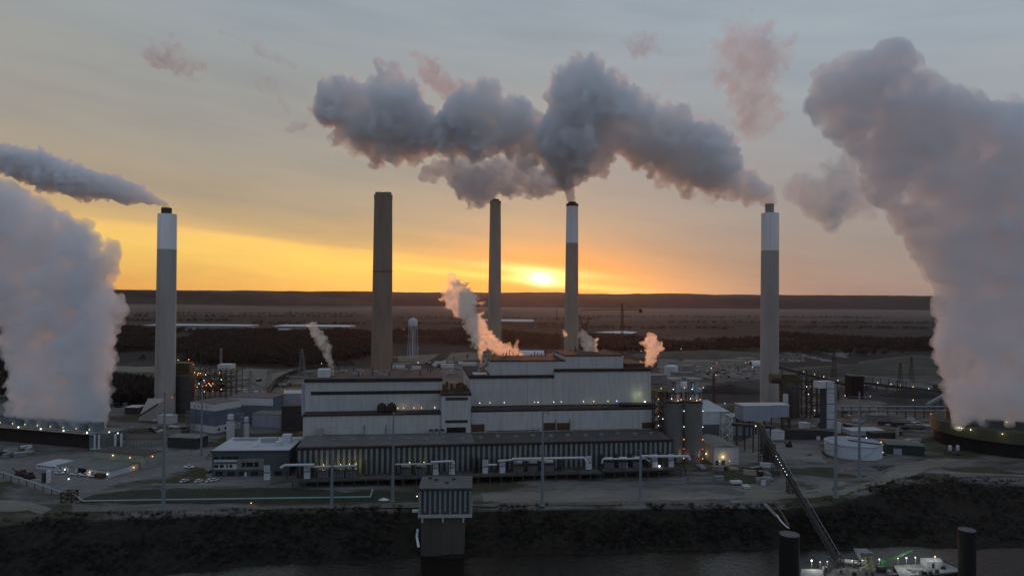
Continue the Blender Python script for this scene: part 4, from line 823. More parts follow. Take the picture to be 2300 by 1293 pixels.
g = gd(263, 909); t = thing('tent', 'white peaked tent right of the left steam column', 'tent', (g.x, g.y, 0)); MB().add([(g.x-4, g.y-3, 1.8), (g.x+4, g.y-3, 1.8), (g.x+4, g.y+3, 1.8), (g.x-4, g.y+3, 1.8), (g.x, g.y, 3.6)], [(0, 1, 4), (1, 2, 4), (2, 3, 4), (3, 0, 4), (3, 2, 1, 0)]).build('canopy', 'white', t); q = MB(); [q.box((g.x+a, g.y+b, 0), .15, .15, 1.9) for a in (-3.8, 3.8) for b in (-2.8, 2.8)]; q.each('leg', 'galv', t)
g = gd(109, 1083); t = thing('upright_tank', 'small white upright tank on the yard by the teal pipe', 'tank', (g.x, g.y, 0)); MB().lathe((g.x, g.y, 0), [(1.2, 0), (1.2, 6.2), (.7, 6.8)], 14).build('body', 'white', t, True); MB().box((g.x-2.6, g.y, 0), 1.6, 1.6, 5.4).build('cabinet', 'steel', t)
def machine(px, py, lb, ang, s=1.0, m='red'):
    g = gd(px, py); t = thing('tracked_machine', lb, 'machine', (g.x, g.y, 0)); f = Frame(g, ang)
    for v in (-1.2, 1.2): f.box(MB(), -3*s, 3*s, v-.35, v+.35, 0, 1.0).build('track', 'tyre', t)
    f.box(MB(), -3.4*s, 3.2*s, -.8, .8, 1.0, 2.6).build('body', m, t); f.box(MB(), .4*s, 2.2*s, -.7, .7, 2.6, 3.8).build('cab', 'glass', t); MB().tube(f.p(-3*s, 0, 2), f.p(-6.5*s, 0, 3.4), .35, n=6).build('boom', m, t)
machine(48, 1068, 'long dark red machine parked left of the upright tank', -22, 1.2); machine(66, 1074, 'second dark red machine behind the teal pipe', -22, 1.0)
machine(1772, 1003, 'small dark tracked excavator on the dusty yard right of the gravel pile', 15, .6, 'steel')
# ------------------------------------------------------------------ vehicles
def car_proto(kind, paint):
    t = thing('pickup_truck' if kind == 'p' else 'parked_car', 'x', 'car', (0, 0, 0)); b = MB()
    if kind == 'p':
        b.add([(x, y, z) for y in (-.95, .95) for x, z in ((-2.8, .45), (2.8, .45), (2.85, 1.05), (1.3, 1.15), (-2.8, 1.15))], [(0, 1, 2, 3, 4), (9, 8, 7, 6, 5)]+[(i, i+5, (i+1) % 5+5, (i+1) % 5) for i in range(5)])
        c = [(-.9, 1.15), (1.3, 1.15), (.7, 1.85), (-.75, 1.85)]
    else:
        b.add([(x, y, z) for y in (-.88, .88) for x, z in ((-2.3, .35), (2.3, .35), (2.3, .8), (1.1, .95), (-2.2, 1.0))], [(0, 1, 2, 3, 4), (9, 8, 7, 6, 5)]+[(i, i+5, (i+1) % 5+5, (i+1) % 5) for i in range(5)])
        c = [(-1.9, .98), (1.1, .95), (.4, 1.5), (-1.4, 1.5)]
    b.build('body', paint, t)
    MB().add([(x, y*(1 if i < 2 else .85), z) for y in (-.84, .84) for i, (x, z) in enumerate(c)], [(0, 1, 2, 3), (7, 6, 5, 4)]+[(i, i+4, (i+1) % 4+4, (i+1) % 4) for i in range(4)]).build('windows', 'glass', t)
    MB().box(((c[2][0]+c[3][0])/2, 0, c[2][1]-.02), (c[2][0]-c[3][0])*.98, 1.4, .08).build('cab_roof', paint, t)
    for x in (-1.75, 1.8):
        for y in (-.92, .92): MB().tube((x*(1 if kind == 'p' else .82), y-.1, .38), (x*(1 if kind == 'p' else .82), y+.1, .38), .4, n=12).build('wheel', 'tyre', t)
    return t
PT = {k: None for k in ('pw', 'pd', 'cw', 'cd', 'cr')}
def car(kind, px, py, ang, label, group, z=.12):
    g = gd(px, py); pm = {'w': 'carw', 'd': 'card', 'r': 'carr'}[kind[1]]
    if PT[kind] is None: PT[kind] = car_proto(kind[0], pm); t = PT[kind]
    else: t = copy_tree(PT[kind], (0, 0, 0))
    t.location = (g.x, g.y, z); t.rotation_euler = (0, 0, R(ang)); t['label'] = label; t['group'] = group; t['category'] = 'pickup' if kind[0] == 'p' else 'car'; return t
gp = 'white pickups round the workshop'
for i, (x, y, a, lb) in enumerate(((133, 1064, -10, 'white pickup parked before the annex end of the workshop'), (170, 1067, 8, 'white pickup with a long bed in front of the blue roller door'), (192, 1069, 5, 'white pickup half hidden beside the dark workshop doorway'), (210, 1071, 8, 'white pickup nearest the red container by the workshop'),
    (318, 1033, 0, 'white pickup at the back left of the group right of the machine hall'), (332, 1032, 4, 'white pickup in the back row middle right of the machine hall'), (346, 1035, 0, 'white pickup at the right end of the group by the machine hall'), (322, 1041, 6, 'white pickup at the front left of the group by the machine hall'), (337, 1040, 2, 'white pickup in the front row middle by the machine hall'),
    (424, 1051, 0, 'lone white pickup in the open yard left of the office building'), (414, 1082, 60, 'white car leftmost in the row below the office yard'), (447, 1082, 55, 'silver white car second in the row below the office yard'), (471, 1081, 60, 'third car in the row below the office, paired'), (482, 1080, 60, 'fourth car in the row below the office, paired'))):
    car('pw' if i < 10 else 'cw', x, y, a, lb, gp)
car('cd', 13, 1021, 10, 'dark car on the yard at the far left edge', 'dark cars'); car('cd', 0, 1019, 15, 'car cut by the left edge of the picture beside the dark one', 'dark cars')
car('cd', 1982, 1022, -15, 'dark car beside the right side of the big white tank', 'dark cars'); car('cd', 470, 1061, 90, 'dark car by the left corner of the office building', 'dark cars')
g = gd(225, 1073); f = Frame(g, -17); t = thing('container', 'rusty red open container at the right end of the workshop front', 'container', (g.x, g.y, 0)); f.box(MB(), -3, 3, -1.2, 1.2, 0, 2.6).build('body', 'red', t); f.box(MB(), -2.8, 2.8, -1.26, -1.2, .3, 2.3).build('side_panel', 'rust', t)
rc = random.Random(44)
def lot(n, poly, lb, grp, kinds, z=.14):
    P = [gd(*p) for p in poly]; k = 0
    while k < n:
        u, v = rc.random(), rc.random(); p = (P[0]*(1-u)+P[1]*u)*(1-v)+(P[3]*(1-u)+P[2]*u)*v; row = round(v*6)/6; p = (P[0]*(1-u)+P[1]*u)*(1-row)+(P[3]*(1-u)+P[2]*u)*row
        kd = rc.choice(kinds); t = PT[kd] and copy_tree(PT[kd], (0, 0, 0)) or None
        if t is None: PT[kd] = car_proto(kd[0], {'w': 'carw', 'd': 'card', 'r': 'carr'}[kd[1]]); t = PT[kd]
        t.location = (p.x+rc.uniform(-1, 1), p.y+rc.uniform(-1, 1), z); t.rotation_euler = (0, 0, R(rc.choice((0, 90, 88, 5)))); t['label'] = lb; t['group'] = grp; t['category'] = 'car'; k += 1
lot(70, [(1752, 795), (1850, 795), (1850, 811), (1752, 811)], 'tiny parked car in the far lot just right of the rightmost chimney', 'cars in the far right lot', ['cd', 'cd', 'cd', 'pd', 'cw'])
lot(80, [(1560, 820), (1705, 812), (1708, 848), (1570, 846)], 'tiny parked car in the lot just left of the rightmost chimney', 'cars in the lot left of the rightmost chimney', ['cw', 'cd', 'pw', 'cd', 'cr'])
lot(26, [(880, 832), (1100, 822), (1100, 842), (880, 852)], 'tiny vehicle in the laydown yard behind the boiler house', 'vehicles in the laydown yard', ['cw', 'cd', 'pw'])
lot(24, [(530, 868), (600, 880), (600, 892), (540, 892)], 'small vehicle in the yard right of the lit absorber steelwork', 'vehicles right of the absorber', ['cw', 'cd', 'pw'])
def boxy(name, lb, cat, px0, px1, pyt, pyb, dep, wm='white', rm='roofw', grp=None, ang=0, rise=0.0):
    t = sbox(name, lb, cat, px0, px1, pyt, pyb, dep, wm, rm, None, 0, rise, None, ang)
    if grp: t['group'] = grp
    return t
for x0, x1, y0, y1, lb in ((872, 908, 822, 828, 'longest white trailer right of the tall brown chimney'), (925, 944, 824, 829, 'short white trailer by the laydown road'), (970, 980, 818, 823, 'rounded white tent like trailer'), (990, 1018, 819, 826, 'white trailer in the middle of the laydown yard'), (1032, 1070, 815, 821, 'white trailer left of the tall steam jet'), (976, 1002, 813, 817, 'far white trailer at the back of the laydown yard')):
    boxy('site_trailer', lb, 'trailer', x0, x1, y0, y1, 9, 'white', 'roofw', 'trailers in the laydown yard', rc.choice((0, 4, 8)))
for x0, x1, y0, y1, d, lb, wm in ((1533, 1560, 822, 838, 14, 'grey box building right of the small white tank', 'grey'), (1512, 1560, 837, 852, 10, 'grey building with a pale roof below the small white tank', 'grey'), (1462, 1498, 843, 862, 18, 'pale roofed building at the right shoulder of the boiler house', 'grey'), (1515, 1552, 848, 858, 10, 'low long building behind the silo tops', 'grey'), (1627, 1680, 810, 820, 22, 'long low warehouse in the lot left of the rightmost chimney', 'beige'),
    (1525, 1555, 792, 799, 30, 'small distant house like building beyond the pink steam', 'grey'), (1484, 1506, 793, 800, 30, 'distant brown building right of the pink steam', 'rust'), (1660, 1700, 805, 811, 20, 'low distant building among the parked cars', 'grey'), (1540, 1600, 812, 819, 16, 'row building with many bays in the far lot', 'beige'), (1900, 1960, 866, 873, 14, 'pale low building beyond the coal yard', 'grey'), (1962, 1998, 933, 945, 10, 'grey container like building under the pipe bridge', 'grey'), (1855, 1885, 880, 898, 10, 'dark building behind the lift tower', 'steel'), (1912, 1940, 845, 895, 14, 'tall black transfer tower in the coal yard', 'black'), (2120, 2160, 868, 882, 20, 'dark shed beside the right steam column', 'steel')):
    boxy('industrial_building', lb, 'building', x0, x1, y0, y1, d, wm, 'roof' if wm in ('steel', 'black', 'rust') else 'rooft', None, rc.choice((0, 5, 8)), 1.5 if wm == 'rust' else 0)
g = gd(1508, 848); kk = g.y/FPX; t = thing('storage_tank', 'small white domed tank above the silos', 'tank', (g.x, g.y, 0)); h = at(1508, 822, g.y).z; MB().lathe((g.x, g.y, 0), [(15*kk, 0), (15*kk, h), (8*kk, h+1.6), (1, h+2)], 26).build('shell', 'tank', t, True); MB().tube((g.x+15.3*kk, g.y-2, 0), (g.x+15.3*kk, g.y-2, h), .3, n=5).build('ladder', 'steel', t)
g = gd(1195, 805); t = thing('arched_shelter', 'white arched fabric shelter behind the high roof', 'shelter', (g.x, g.y, 0)); kk = g.y/FPX; m = MB(); vs = []; n = 14
for s_ in (0, 1): vs += [(g.x+(-27+54*s_)*kk, g.y+10-math.cos(i*math.pi/n)*12, math.sin(i*math.pi/n)*12+1) for i in range(n+1)]
m.add(vs, [(i, i+1, n+2+i, n+1+i) for i in range(n)]+[tuple(range(n, -1, -1)), tuple(range(n+1, 2*n+2))]).build('cover', 'white', t); MB().box((g.x-28*kk, g.y+10, 0), .5, 14, 8).build('end_door', 'steel', t)
g = gd(1712, 822); t = thing('arched_shelter', 'white arched shelter just left of the rightmost chimney shaft', 'shelter', (g.x, g.y, 0)); kk = g.y/FPX; m = MB(); vs = []
for s_ in (0, 1): vs += [(g.x+(-22+26*s_)*kk, g.y+8-math.cos(i*math.pi/n)*9, math.sin(i*math.pi/n)*8) for i in range(n+1)]
m.add(vs, [(i, i+1, n+2+i, n+1+i) for i in range(n)]+[tuple(range(n, -1, -1)), tuple(range(n+1, 2*n+2))]).build('cover', 'white', t); MB().box((g.x-22.5*kk, g.y+8, 0), .4, 9, 6).build('end_door', 'steel', t)
# far warehouses with snowy roofs
for x0, x1, y0, y1, d, lb in ((322, 556, 731, 738, 90, 'wide snow roofed warehouse behind the leftmost chimney'), (612, 780, 733, 739, 110, 'snow roofed warehouse left of the tall brown chimney'), (1080, 1200, 721, 723, 200, 'faint far white roofed building between the middle chimneys'), (412, 440, 740, 746, 60, 'small white house in the woods behind the left chimney'), (455, 485, 742, 748, 50, 'white house group in the woods right of the left chimney'), (622, 645, 740, 743, 40, 'little white shed before the snow roofed warehouse')):
    boxy('warehouse', lb, 'warehouse', x0, x1, y0, y1, d, 'grey', 'snow')
# water tower
g = gd(927, 804); kk = g.y/FPX; t = thing('water_tower', 'white water tower on slender legs right of the tall brown chimney', 'water tower', (g.x, g.y, 0)); zt0, zt1 = at(927, 731, g.y).z, at(927, 714, g.y).z; r = 10.3*kk
MB().lathe((g.x, g.y, zt0), [(r*.5, -3), (r*.92, -1), (r, 1), (r, (zt1-zt0)*.6), (r*.8, (zt1-zt0)*.86), (r*.3, zt1-zt0)], 28).build('tank', 'tank', t, True)
MB().tube((g.x, g.y, 0), (g.x, g.y, zt0-2), .9, n=12).build('riser', 'tank', t)
for a in range(6): q = a*1.047+.3; MB().tube((g.x+math.cos(q)*r*1.15, g.y+math.sin(q)*r*1.15, 0), (g.x+math.cos(q)*r*.9, g.y+math.sin(q)*r*.9, zt0+.5), .34, n=6).build('leg', 'tank', t)
# cranes
Yc = 900; b = at(1397, 790, Yc); b.z = 0; top = at(1397, 681, Yc).z; jz = at(1397, 695, Yc).z
t = thing('tower_crane', 'dark red tower crane with a long level jib right of the white topped chimney', 'crane', b); MB().lattice(b, (b.x, b.y, jz), 2.6, .3, 22).build('mast', 'crane', t)
a0, a1 = at(1303, 694, Yc), at(1442, 697, Yc); MB().lattice((a0.x, b.y, a0.z-1), (b.x, b.y, jz), 1.6, .18, 26).build('jib', 'crane', t); MB().lattice((b.x, b.y, jz), (a1.x, b.y, jz), 1.6, .2, 9).build('counter_jib', 'crane', t)
MB().box((a1.x-2, b.y, jz-4), 4, 2, 4).build('counterweight', 'steel', t); MB().lattice((b.x, b.y, jz), (b.x, b.y, top), 1.8, .25, 3).build('tower_head', 'crane', t)
q = MB(); q.tube((b.x, b.y, top), (a1.x-4, b.y, jz+.5), .12, n=3); q.tube((b.x, b.y, top), (b.x-24, b.y, jz+1), .12, n=3); q.each('pendant', 'steel', t)
b = at(1316, 790, 860); b.z = 0; p1, p2 = at(1300, 707, 860), at(1322, 716, 860); p0 = at(1314, 745, 860)
t = thing('crawler_crane', 'small lattice boom crane beside the white topped chimney', 'crane', b); MB().lattice((b.x, b.y, 0), p0, 2.2, .3, 12).build('mast', 'crane', t); MB().lattice(p0, p1, 1.6, .22, 9).build('boom', 'crane', t); MB().lattice(p0, p2, 1.6, .25, 6).build('back_mast', 'crane', t)
for px, py0, py1, Y, lb in ((1250, 695, 775, 1100, 'thin mast rising left of the white topped chimney'), (496, 782, 832, 640, 'thin lamp mast over the lit absorber steelwork'), (1458, 745, 800, 800, 'thin mast left of the pink steam'), (1603, 838, 870, 640, 'thin pole above the stepped building')):
    b = at(px, py1, Y); b.z = 0; t = thing('mast', lb, 'mast', b, 'thin masts'); MB().lattice(b, (b.x, b.y, at(px, py0, Y).z), 1.4, .2, 14).build('frame', 'crane' if px > 1000 else 'galv', t); MB().box((b.x, b.y, 0), 3, 3, .6).build('footing', 'concrete', t)
# ------------------------------------------------------------------ poles and pylons
def monopole(pt_, pb, r0, r1, arms, lb, grp='tall steel poles along the river front'):
    b = gd(*pb); h = at(pt_[0], pt_[1], b.y).z; t = thing('power_pole', lb, 'pole', (b.x, b.y, 0), grp)
    tx = at(pt_[0], pt_[1], b.y).x*0+b.x
    MB().lathe((b.x, b.y, 0), [(r0*1.5, 0), (r0*1.5, .6), (r0, .61), (r1, h)], 14).build('shaft', 'galv', t, True)
    for z, ln, s in arms: MB().tube((b.x, b.y, h-z), (b.x+ln*s, b.y-.4, h-z+.5), .22, .1, n=6).build('cross_arm', 'galv', t); MB().lathe((b.x+ln*s*.95, b.y-.4, h-z-1.3), [(.18, 0), (.1, .4), (.18, .8), (.1, 1.7)], 6).build('insulator', 'steel', t)
    return t
monopole((370, 880), (367, 1144), .95, .42, [(1, 5, -1), (1, 5, 1), (10, 5, 1), (19, 5, -1)], 'tallest tapered steel pole at left, in front of the leftmost chimney')
monopole((746, 1012), (745, 1139), .85, .5, [(1, 4, -1), (4, 4, 1)], 'short tapered pole in front of the yellow lit transformer bays')
monopole((888, 925), (882, 1126), .85, .35, [(1, 4.5, 1), (9, 4, -1), (17, 4, 1)], 'tapered pole just left of the striped pump house')
monopole((1217, 922), (1218, 1136), .9, .35, [(1, 3, 1), (9, 5, -1), (14, 3, 1)], 'tapered pole in front of the middle transformers')
monopole((1437, 1008), (1438, 1123), .8, .5, [(1, 3, -1), (4, 4, 1)], 'short tapered pole in front of the right transformer deck')
monopole((1878, 866), (1877, 1117), 1.05, .45, [(4, 6, -1), (14, 6, -1), (24, 6, -1), (34, 6, -1), (44, 5, 1)], 'nearest thick blue grey pole crossing the big white tank')
monopole((1932, 880), (1930, 1072), .95, .4, [(3, 7, 1), (3, 7, -1), (16, 5, 1), (28, 5, -1)], 'second blue grey pole crossing the right side of the big white tank')
monopole((453, 880), (452, 1022), .7, .35, [(2, 5, -1), (9, 5, 1)], 'slim pole in the yard left of the office building', 'poles in the yard')
for px, y0, y1, w_, lb in ((678, 783, 842, 9, 'faint lattice pylon in front of the dark wood'), (604, 828, 872, 8, 'lattice pylon by the curved coal train'), (562, 832, 895, 7, 'narrow lattice pylon right of the absorber steelwork'), (1873, 780, 905, 6, 'tall rusty lattice pylon behind the lift tower'), (2022, 815, 900, 6, 'lattice pylon in the coal yard'), (2047, 800, 860, 5, 'distant pylon near the right steam column')):
    b = gd(px, y1); h = at(px, y0, b.y).z; t = thing('pylon', lb, 'pylon', (b.x, b.y, 0), 'lattice pylons'); MB().lattice((b.x, b.y, 0), (b.x, b.y, h), w_, .2, 10, 1.2).build('tower', 'galv' if px < 1000 else 'rust', t)
    for z in (.96, .84, .72): MB().tube((b.x-5, b.y, h*z), (b.x+5, b.y, h*z), .2, n=4).build('cross_arm', 'galv', t)
for k, (px, py) in enumerate(((1640, 1008), (1520, 862), (1600, 870), (1815, 838), (2100, 900))):
    pass
# ------------------------------------------------------------------ pump house, pipes, conveyor, barge, mooring cells
PW = Frame(gd(945, 1250, WZ), 3.0); Yp = PW.o.y
wq = PW.hit(1043, 1250, 0)[0]; zA_, zB_ = PW.hit(1000, 1160, 0)[1], PW.hit(1000, 1095, 0)[1]; ur_ = PW.hit(1059, 1120, -1)[0]; ul2 = PW.hit(941, 1120, -1)[0]
t = thing('pump_house', 'striped river pump house standing on a tall concrete base at the water edge', 'building', PW.p(0, 0, WZ))
PW.box(MB(), 0, wq, 0, 18, WZ-5, zA_).build('concrete_base', mat('pier_concrete', (.085, .08, .068), (.055, .052, .045), .08, .95, stretch=(1, 1, .25), lines=((0, 4.6, .4),)), t)
PW.box(MB(), ul2-.3, ur_+.3, -1.4, 19.4, zA_, zA_+1.4).build('floor_slab', 'concrete', t); PW.box(MB(), ul2, ur_, -.9, 19, zA_+1.4, zB_-1).build('wall', 'darkpanel', t)
sp = MB()
for i in range(11):
    a = ul2+(ur_-ul2)*i/10.45; PW.box(sp, a, a+.95, -1.05, -.9, zA_+(2.5 if i % 2 else 1.6), zB_-1.1)
sp.each('stripe_panel', 'stripe', t)
PW.box(MB(), ul2-.4, ur_+.4, -1.4, 19.4, zB_-1, zB_).build('parapet', 'darkpanel', t); PW.box(MB(), ul2-.1, ur_+.1, -1.1, 19.1, zB_, zB_+.2).build('roof', 'roofp', t)
for u, v in ((6, 12), (14, 13), (11, 7), (3, 15)): MB().box(PW.p(u, v, zB_+.2), 1.6, 1.2, .7).build('roof_vent', 'steel', t)
cb = MB(); [PW.box(cb, u, u+.8, -1.2, 0, zA_-2.2, zA_) for u in (.2, wq*.48, wq-1)]; cb.each('corbel', 'concrete', t)
lamp(t, PW.p(ul2-1, 1, zA_+9), 'y', .35); PW.box(MB(), ul2-3.2, ul2-.3, 1, 3, zA_+1.8, zA_+2.6).build('side_platform', 'white', t)
pl = [(-60, 1040, 3.2), (0, 1058, 3.2), (146, 1106, 3.2), (158, 1103, 3.2), (186, 1124, 1.6), (832, 1115, 1.6), (837, 1099, 1.6)]
P = [gd(x, y, z) for x, y, z in pl]; t = thing('pipeline', 'long verdigris green pipeline running along the river front', 'pipeline', P[0]); q = MB(); q.path(P, .34); q.build('pipe', 'teal', t)
for a, b in zip(P, P[1:]):
    n = int((b-a).length/9)
    for i in range(n): c = a+(b-a)*((i+.5)/n); MB().box((c.x, c.y, 0), .3, .3, c.z-.2).build('pipe_post', 'rust', t)
g = gd(150, 1128); MB().lattice((g.x, g.y+2, 0), (g.x, g.y+2, 5), 5, .4, 2).build('pipe_trestle', 'rust', t)
P2 = [gd(837, 1099, 2.2)+Vector((-1.2*i, 0, 0)) for i in range(4)]
# sloping conveyor down to the barge
c0 = at(1702, 950, 447); c1 = at(1880, 1256, 296); dd = (c1-c0); sd = Vector((dd.y, -dd.x, 0)).normalized()
t = thing('barge_conveyor', 'long sloping conveyor gallery running from the yard down to the lit barge', 'conveyor', (c0.x, c0.y, 0))
cv = MB(); cv.hexa([c0-sd*1.0, c0+sd*1.0, c1+sd*1.0, c1-sd*1.0], [p+Vector((0, 0, .8)) for p in (c0-sd*1.0, c0+sd*1.0, c1+sd*1.0, c1-sd*1.0)]); cv.build('belt', mat('belt', (.05, .045, .04), (.03, .027, .025), .3, .9), t)
for s_ in (-1, 1):
    m = MB(); n = 34
    for z in (0, 2.4): m.tube(c0+sd*1.15*s_+Vector((0, 0, z)), c1+sd*1.15*s_+Vector((0, 0, z)), .17, n=4)
    for i in range(n): a = c0+dd*(i/n)+sd*1.15*s_; b = c0+dd*((i+1)/n)+sd*1.15*s_; m.tube(a, b+Vector((0, 0, 2.4)), .1, n=3)
    m.build('truss', 'steel' if s_ > 0 else 'grey', t)
m = MB()
for i in range(3): pass
m.hexa([c0+sd*1.3, c0+sd*1.9, c1+sd*1.9, c1+sd*1.3], [p+Vector((0, 0, .15)) for p in (c0+sd*1.3, c0+sd*1.9, c1+sd*1.9, c1+sd*1.3)]); m.tube(c0+sd*1.9+Vector((0, 0, 1.1)), c1+sd*1.9+Vector((0, 0, 1.1)), .08, n=3); m.build('walkway', 'steel', t)
for f_ in (.08, .3, .52): 
    q = c0+dd*f_; gz = height(q.x, q.y); MB().lattice((q.x, q.y, gz-.5), (q.x, q.y, q.z), 3.4, .22, 5).build('trestle', 'steel', t)
for i in range(7): q = c0+dd*(.36+i*.025)+sd*1.7; lamp(t, q+Vector((0, 0, 2.2)), 'y' if i in (4,) else 'w', .24)
q = c0+dd*.01; lamp(t, q+Vector((-2, -1, -1)), 'y', .5); MB().tube(c0-sd*1.4+Vector((0, 0, .4)), c0+sd*1.4+Vector((0, 0, .4)), .9, n=14).build('head_drum', 'paleflue', t)
g = gd(1729, 1042); t = thing('tube_cage', 'dark cylindrical cage tower under the head of the sloping conveyor', 'steel frame', (g.x, g.y, 0)); MB().lathe((g.x, g.y, 0), [(3.6, 0), (3.6, 13), (3, 13.1)], 18).build('drum', mat('cage_steel', (.06, .055, .05), (.035, .033, .03), .5, .8, lines=((2, 1.4, .6),)), t, True); MB().lattice((g.x-4, g.y-2, 0), (g.x-4, g.y-2, 16), 2, .15, 7).build('ladder_frame', 'steel', t)
def pile(lb, px, py, rx, h, m, seed, cat='pile', name='gravel_pile', ry=None, group=None):
    g = gd(px, py); V = []; F = []; n = 40; rg = 12; ry = ry or rx
    for j in range(rg+1):
        for i in range(n):
            a = i*6.28318/n; q = 1-j/rg; w_ = 1+.16*noise.noise(Vector((math.cos(a)*1.6, math.sin(a)*1.6, seed)))
            V.append((g.x+math.cos(a)*rx*q*w_, g.y+math.sin(a)*ry*q*w_, -.2+h*(1-q)**.85*(1+.12*noise.noise(Vector((math.cos(a)*3*q, math.sin(a)*3*q, seed+4))))))
    F = [(j*n+i, j*n+(i+1) % n, (j+1)*n+(i+1) % n, (j+1)*n+i) for j in range(rg) for i in range(n)]
    q = MB(); q.v = V; q.f = F; o = q.build(name, m, None, True, (g.x, g.y, 0)); return tag(o, lb, cat, group)
pile('pale brown gravel pile left of the sloping conveyor', 1700, 1003, 13, 9, M_['sand'], 1)
pile('lower pale gravel spill before the gravel pile', 1668, 1010, 9, 2.5, M_['sand'], 2)
pile('long black coal pile left of the rightmost chimney', 1640, 880, 46, 9, M_['coal'], 3, 'coal pile', 'coal_pile', 18); pile('black coal pile in the yard by the right steam column', 2050, 888, 42, 8, M_['coal'], 4, 'coal pile', 'coal_pile', 20)
pile('small white plastic heap near the pole left of the pump house', 862, 1122, 3.4, 1.4, M_['snow'], 5, 'heap', 'white_heap', 2)
for x, y, rx, ry, h, lb in ((1600, 800, 150, 70, 12, 'a'), (1960, 835, 150, 40, 13, 'b'), (2070, 818, 110, 60, 15, 'c'), (1870, 832, 60, 26, 8, 'd')):
    o = pile(lb, x, y, rx, h, mat('mound_grass', (.085, .08, .062), (.05, .048, .04), .02, .95, bump=.6, b2=(.06, .055, .045)), x, 'mound', 'mound', ry); del o['label']; del o['category']; o['kind'] = 'structure'
# mooring cells
for px, tyy, rp, Yc_, lb in ((1773, 1198, 21.5, 279, 'left round sheet pile mooring cell in the river'), (2172, 1188, 17.5, 283, 'right round sheet pile mooring cell behind the barge')):
    c = at(px, tyy, Yc_); r = rp*Yc_/FPX; t = thing('mooring_cell', lb, 'mooring cell', (c.x, c.y, WZ), 'mooring cells'); MB().lathe((c.x, c.y, WZ-4), [(r, 0), (r, c.z-WZ+4-.3)], 40).build('sheet_piles', mat('wet_sheet_pile', (.016, .013, .012), (.009, .008, .008), .3, .8, lines=((0, .9, .5),)), t, True)
    MB().lathe((c.x, c.y, c.z-.3), [(r, 0), (r, .3)], 40).build('concrete_cap', 'roofp', t)
# barges and floating unloader
DZ = WZ+2.2
def pd(x, y, z=DZ): return gd(x, y, z)
def hull(lb, pts, grp, m='steel', dm='roofw', dz=DZ):
    P = [pd(x, y, dz) for x, y in pts]; t = thing('barge', lb, 'barge', (P[0].x, P[0].y, WZ), grp)
    MB().hexa([Vector((p.x, p.y, WZ-1)) for p in P], [Vector((p.x, p.y, dz-.1)) for p in P]).build('hull', m, t); MB().hexa([Vector((p.x, p.y, dz-.1)) for p in P], [Vector((p.x, p.y, dz)) for p in P]).build('deck', dm, t)
    for a, b in zip(P, P[1:]+P[:1]):
        MB().tube(a+Vector((0, 0, .25)), b+Vector((0, 0, .25)), .14, n=5).build('rub_rail', 'steel', t)
    bo = MB(); [bo.lathe((p.x*.995+2, p.y, dz), [(.25, 0), (.18, .5), (.28, .7)], 8) for p in P]; bo.each('bollard', 'steel', t); return t
dm = mat('icy_deck', (.30, .31, .32), (.16, .165, .17), .5, .8); gb = 'barges at the unloader'
hull('pale decked barge at right carrying the white deck house', [(2020, 1296), (2172, 1283), (2118, 1261), (2006, 1268)], gb, 'steel', dm)
hull('work barge in the middle under the unloading frame', [(1815, 1330), (2030, 1330), (2000, 1272), (1880, 1268)], gb, 'steel', mat('wet_work_deck', (.16, .15, .135), (.06, .057, .052), .6, .7))
hull('small float left of the barges beside the mooring cell', [(1796, 1305), (1850, 1305), (1850, 1278), (1800, 1276)], gb, 'steel', dm)
f = Frame(pd(2082, 1275), 2); w_ = f.hit(2117, 1275, 0)[0]
t = thing('deck_house', 'white gabled deck house on the right barge', 'deck house', f.p(0, 0, DZ)); f.box(MB(), 0, w_, 0, 4.5, DZ, DZ+2.6).build('wall', 'white', t); m = MB(); z = DZ+2.6; m.add([f.p(-.2, -.2, z), f.p(w_+.2, -.2, z), f.p(w_+.2, 4.7, z), f.p(-.2, 4.7, z), f.p(-.2, 2.2, z+.9), f.p(w_+.2, 2.2, z+.9)], [(0, 1, 5, 4), (2, 3, 4, 5), (0, 4, 3), (1, 2, 5), (3, 2, 1, 0)]); m.build('roof', 'roofw', t); f.box(MB(), 2.2, 3.2, -.06, 0, DZ, DZ+2).build('door', 'steel', t)
g = pd(1990, 1273); t = thing('deck_crane', 'green boom crane on the work barge', 'crane', (g.x, g.y, DZ)); MB().lathe((g.x, g.y, DZ), [(1.6, 0), (1.6, .8), (1, 1)], 14).build('turntable', 'steel', t); MB().box((g.x-.8, g.y, DZ+1), 3, 2, 2).build('cab', mat('green_machine', (.05, .16, .08), (.03, .10, .05), .5, .6), t); e = at(2051, 1233, g.y); MB().lattice((g.x, g.y, DZ+2.4), e, .9, .1, 10, .4).build('boom', bpy.data.materials['green_machine'], t)
g = pd(1956, 1280); t = thing('unloading_frame', 'yellow lit leaning steel frame on the work barge', 'steel frame', (g.x, g.y, DZ)); MB().lattice((g.x, g.y, DZ), (g.x-1.6, g.y, DZ+6), 2.6, .2, 4).build('frame', mat('ochre_steel', (.42, .36, .22), (.32, .27, .16), .5, .6), t); MB().hexa([Vector((g.x-3, g.y+1, DZ+3)), Vector((g.x-.5, g.y+1, DZ+3)), Vector((g.x-.5, g.y+4, DZ+3)), Vector((g.x-3, g.y+4, DZ+3))], [Vector((g.x-5, g.y-.5, DZ+7.4)), Vector((g.x+.8, g.y-.5, DZ+7.4)), Vector((g.x+.8, g.y+5, DZ+7.4)), Vector((g.x-5, g.y+5, DZ+7.4))]).build('hopper', 'grey', t)
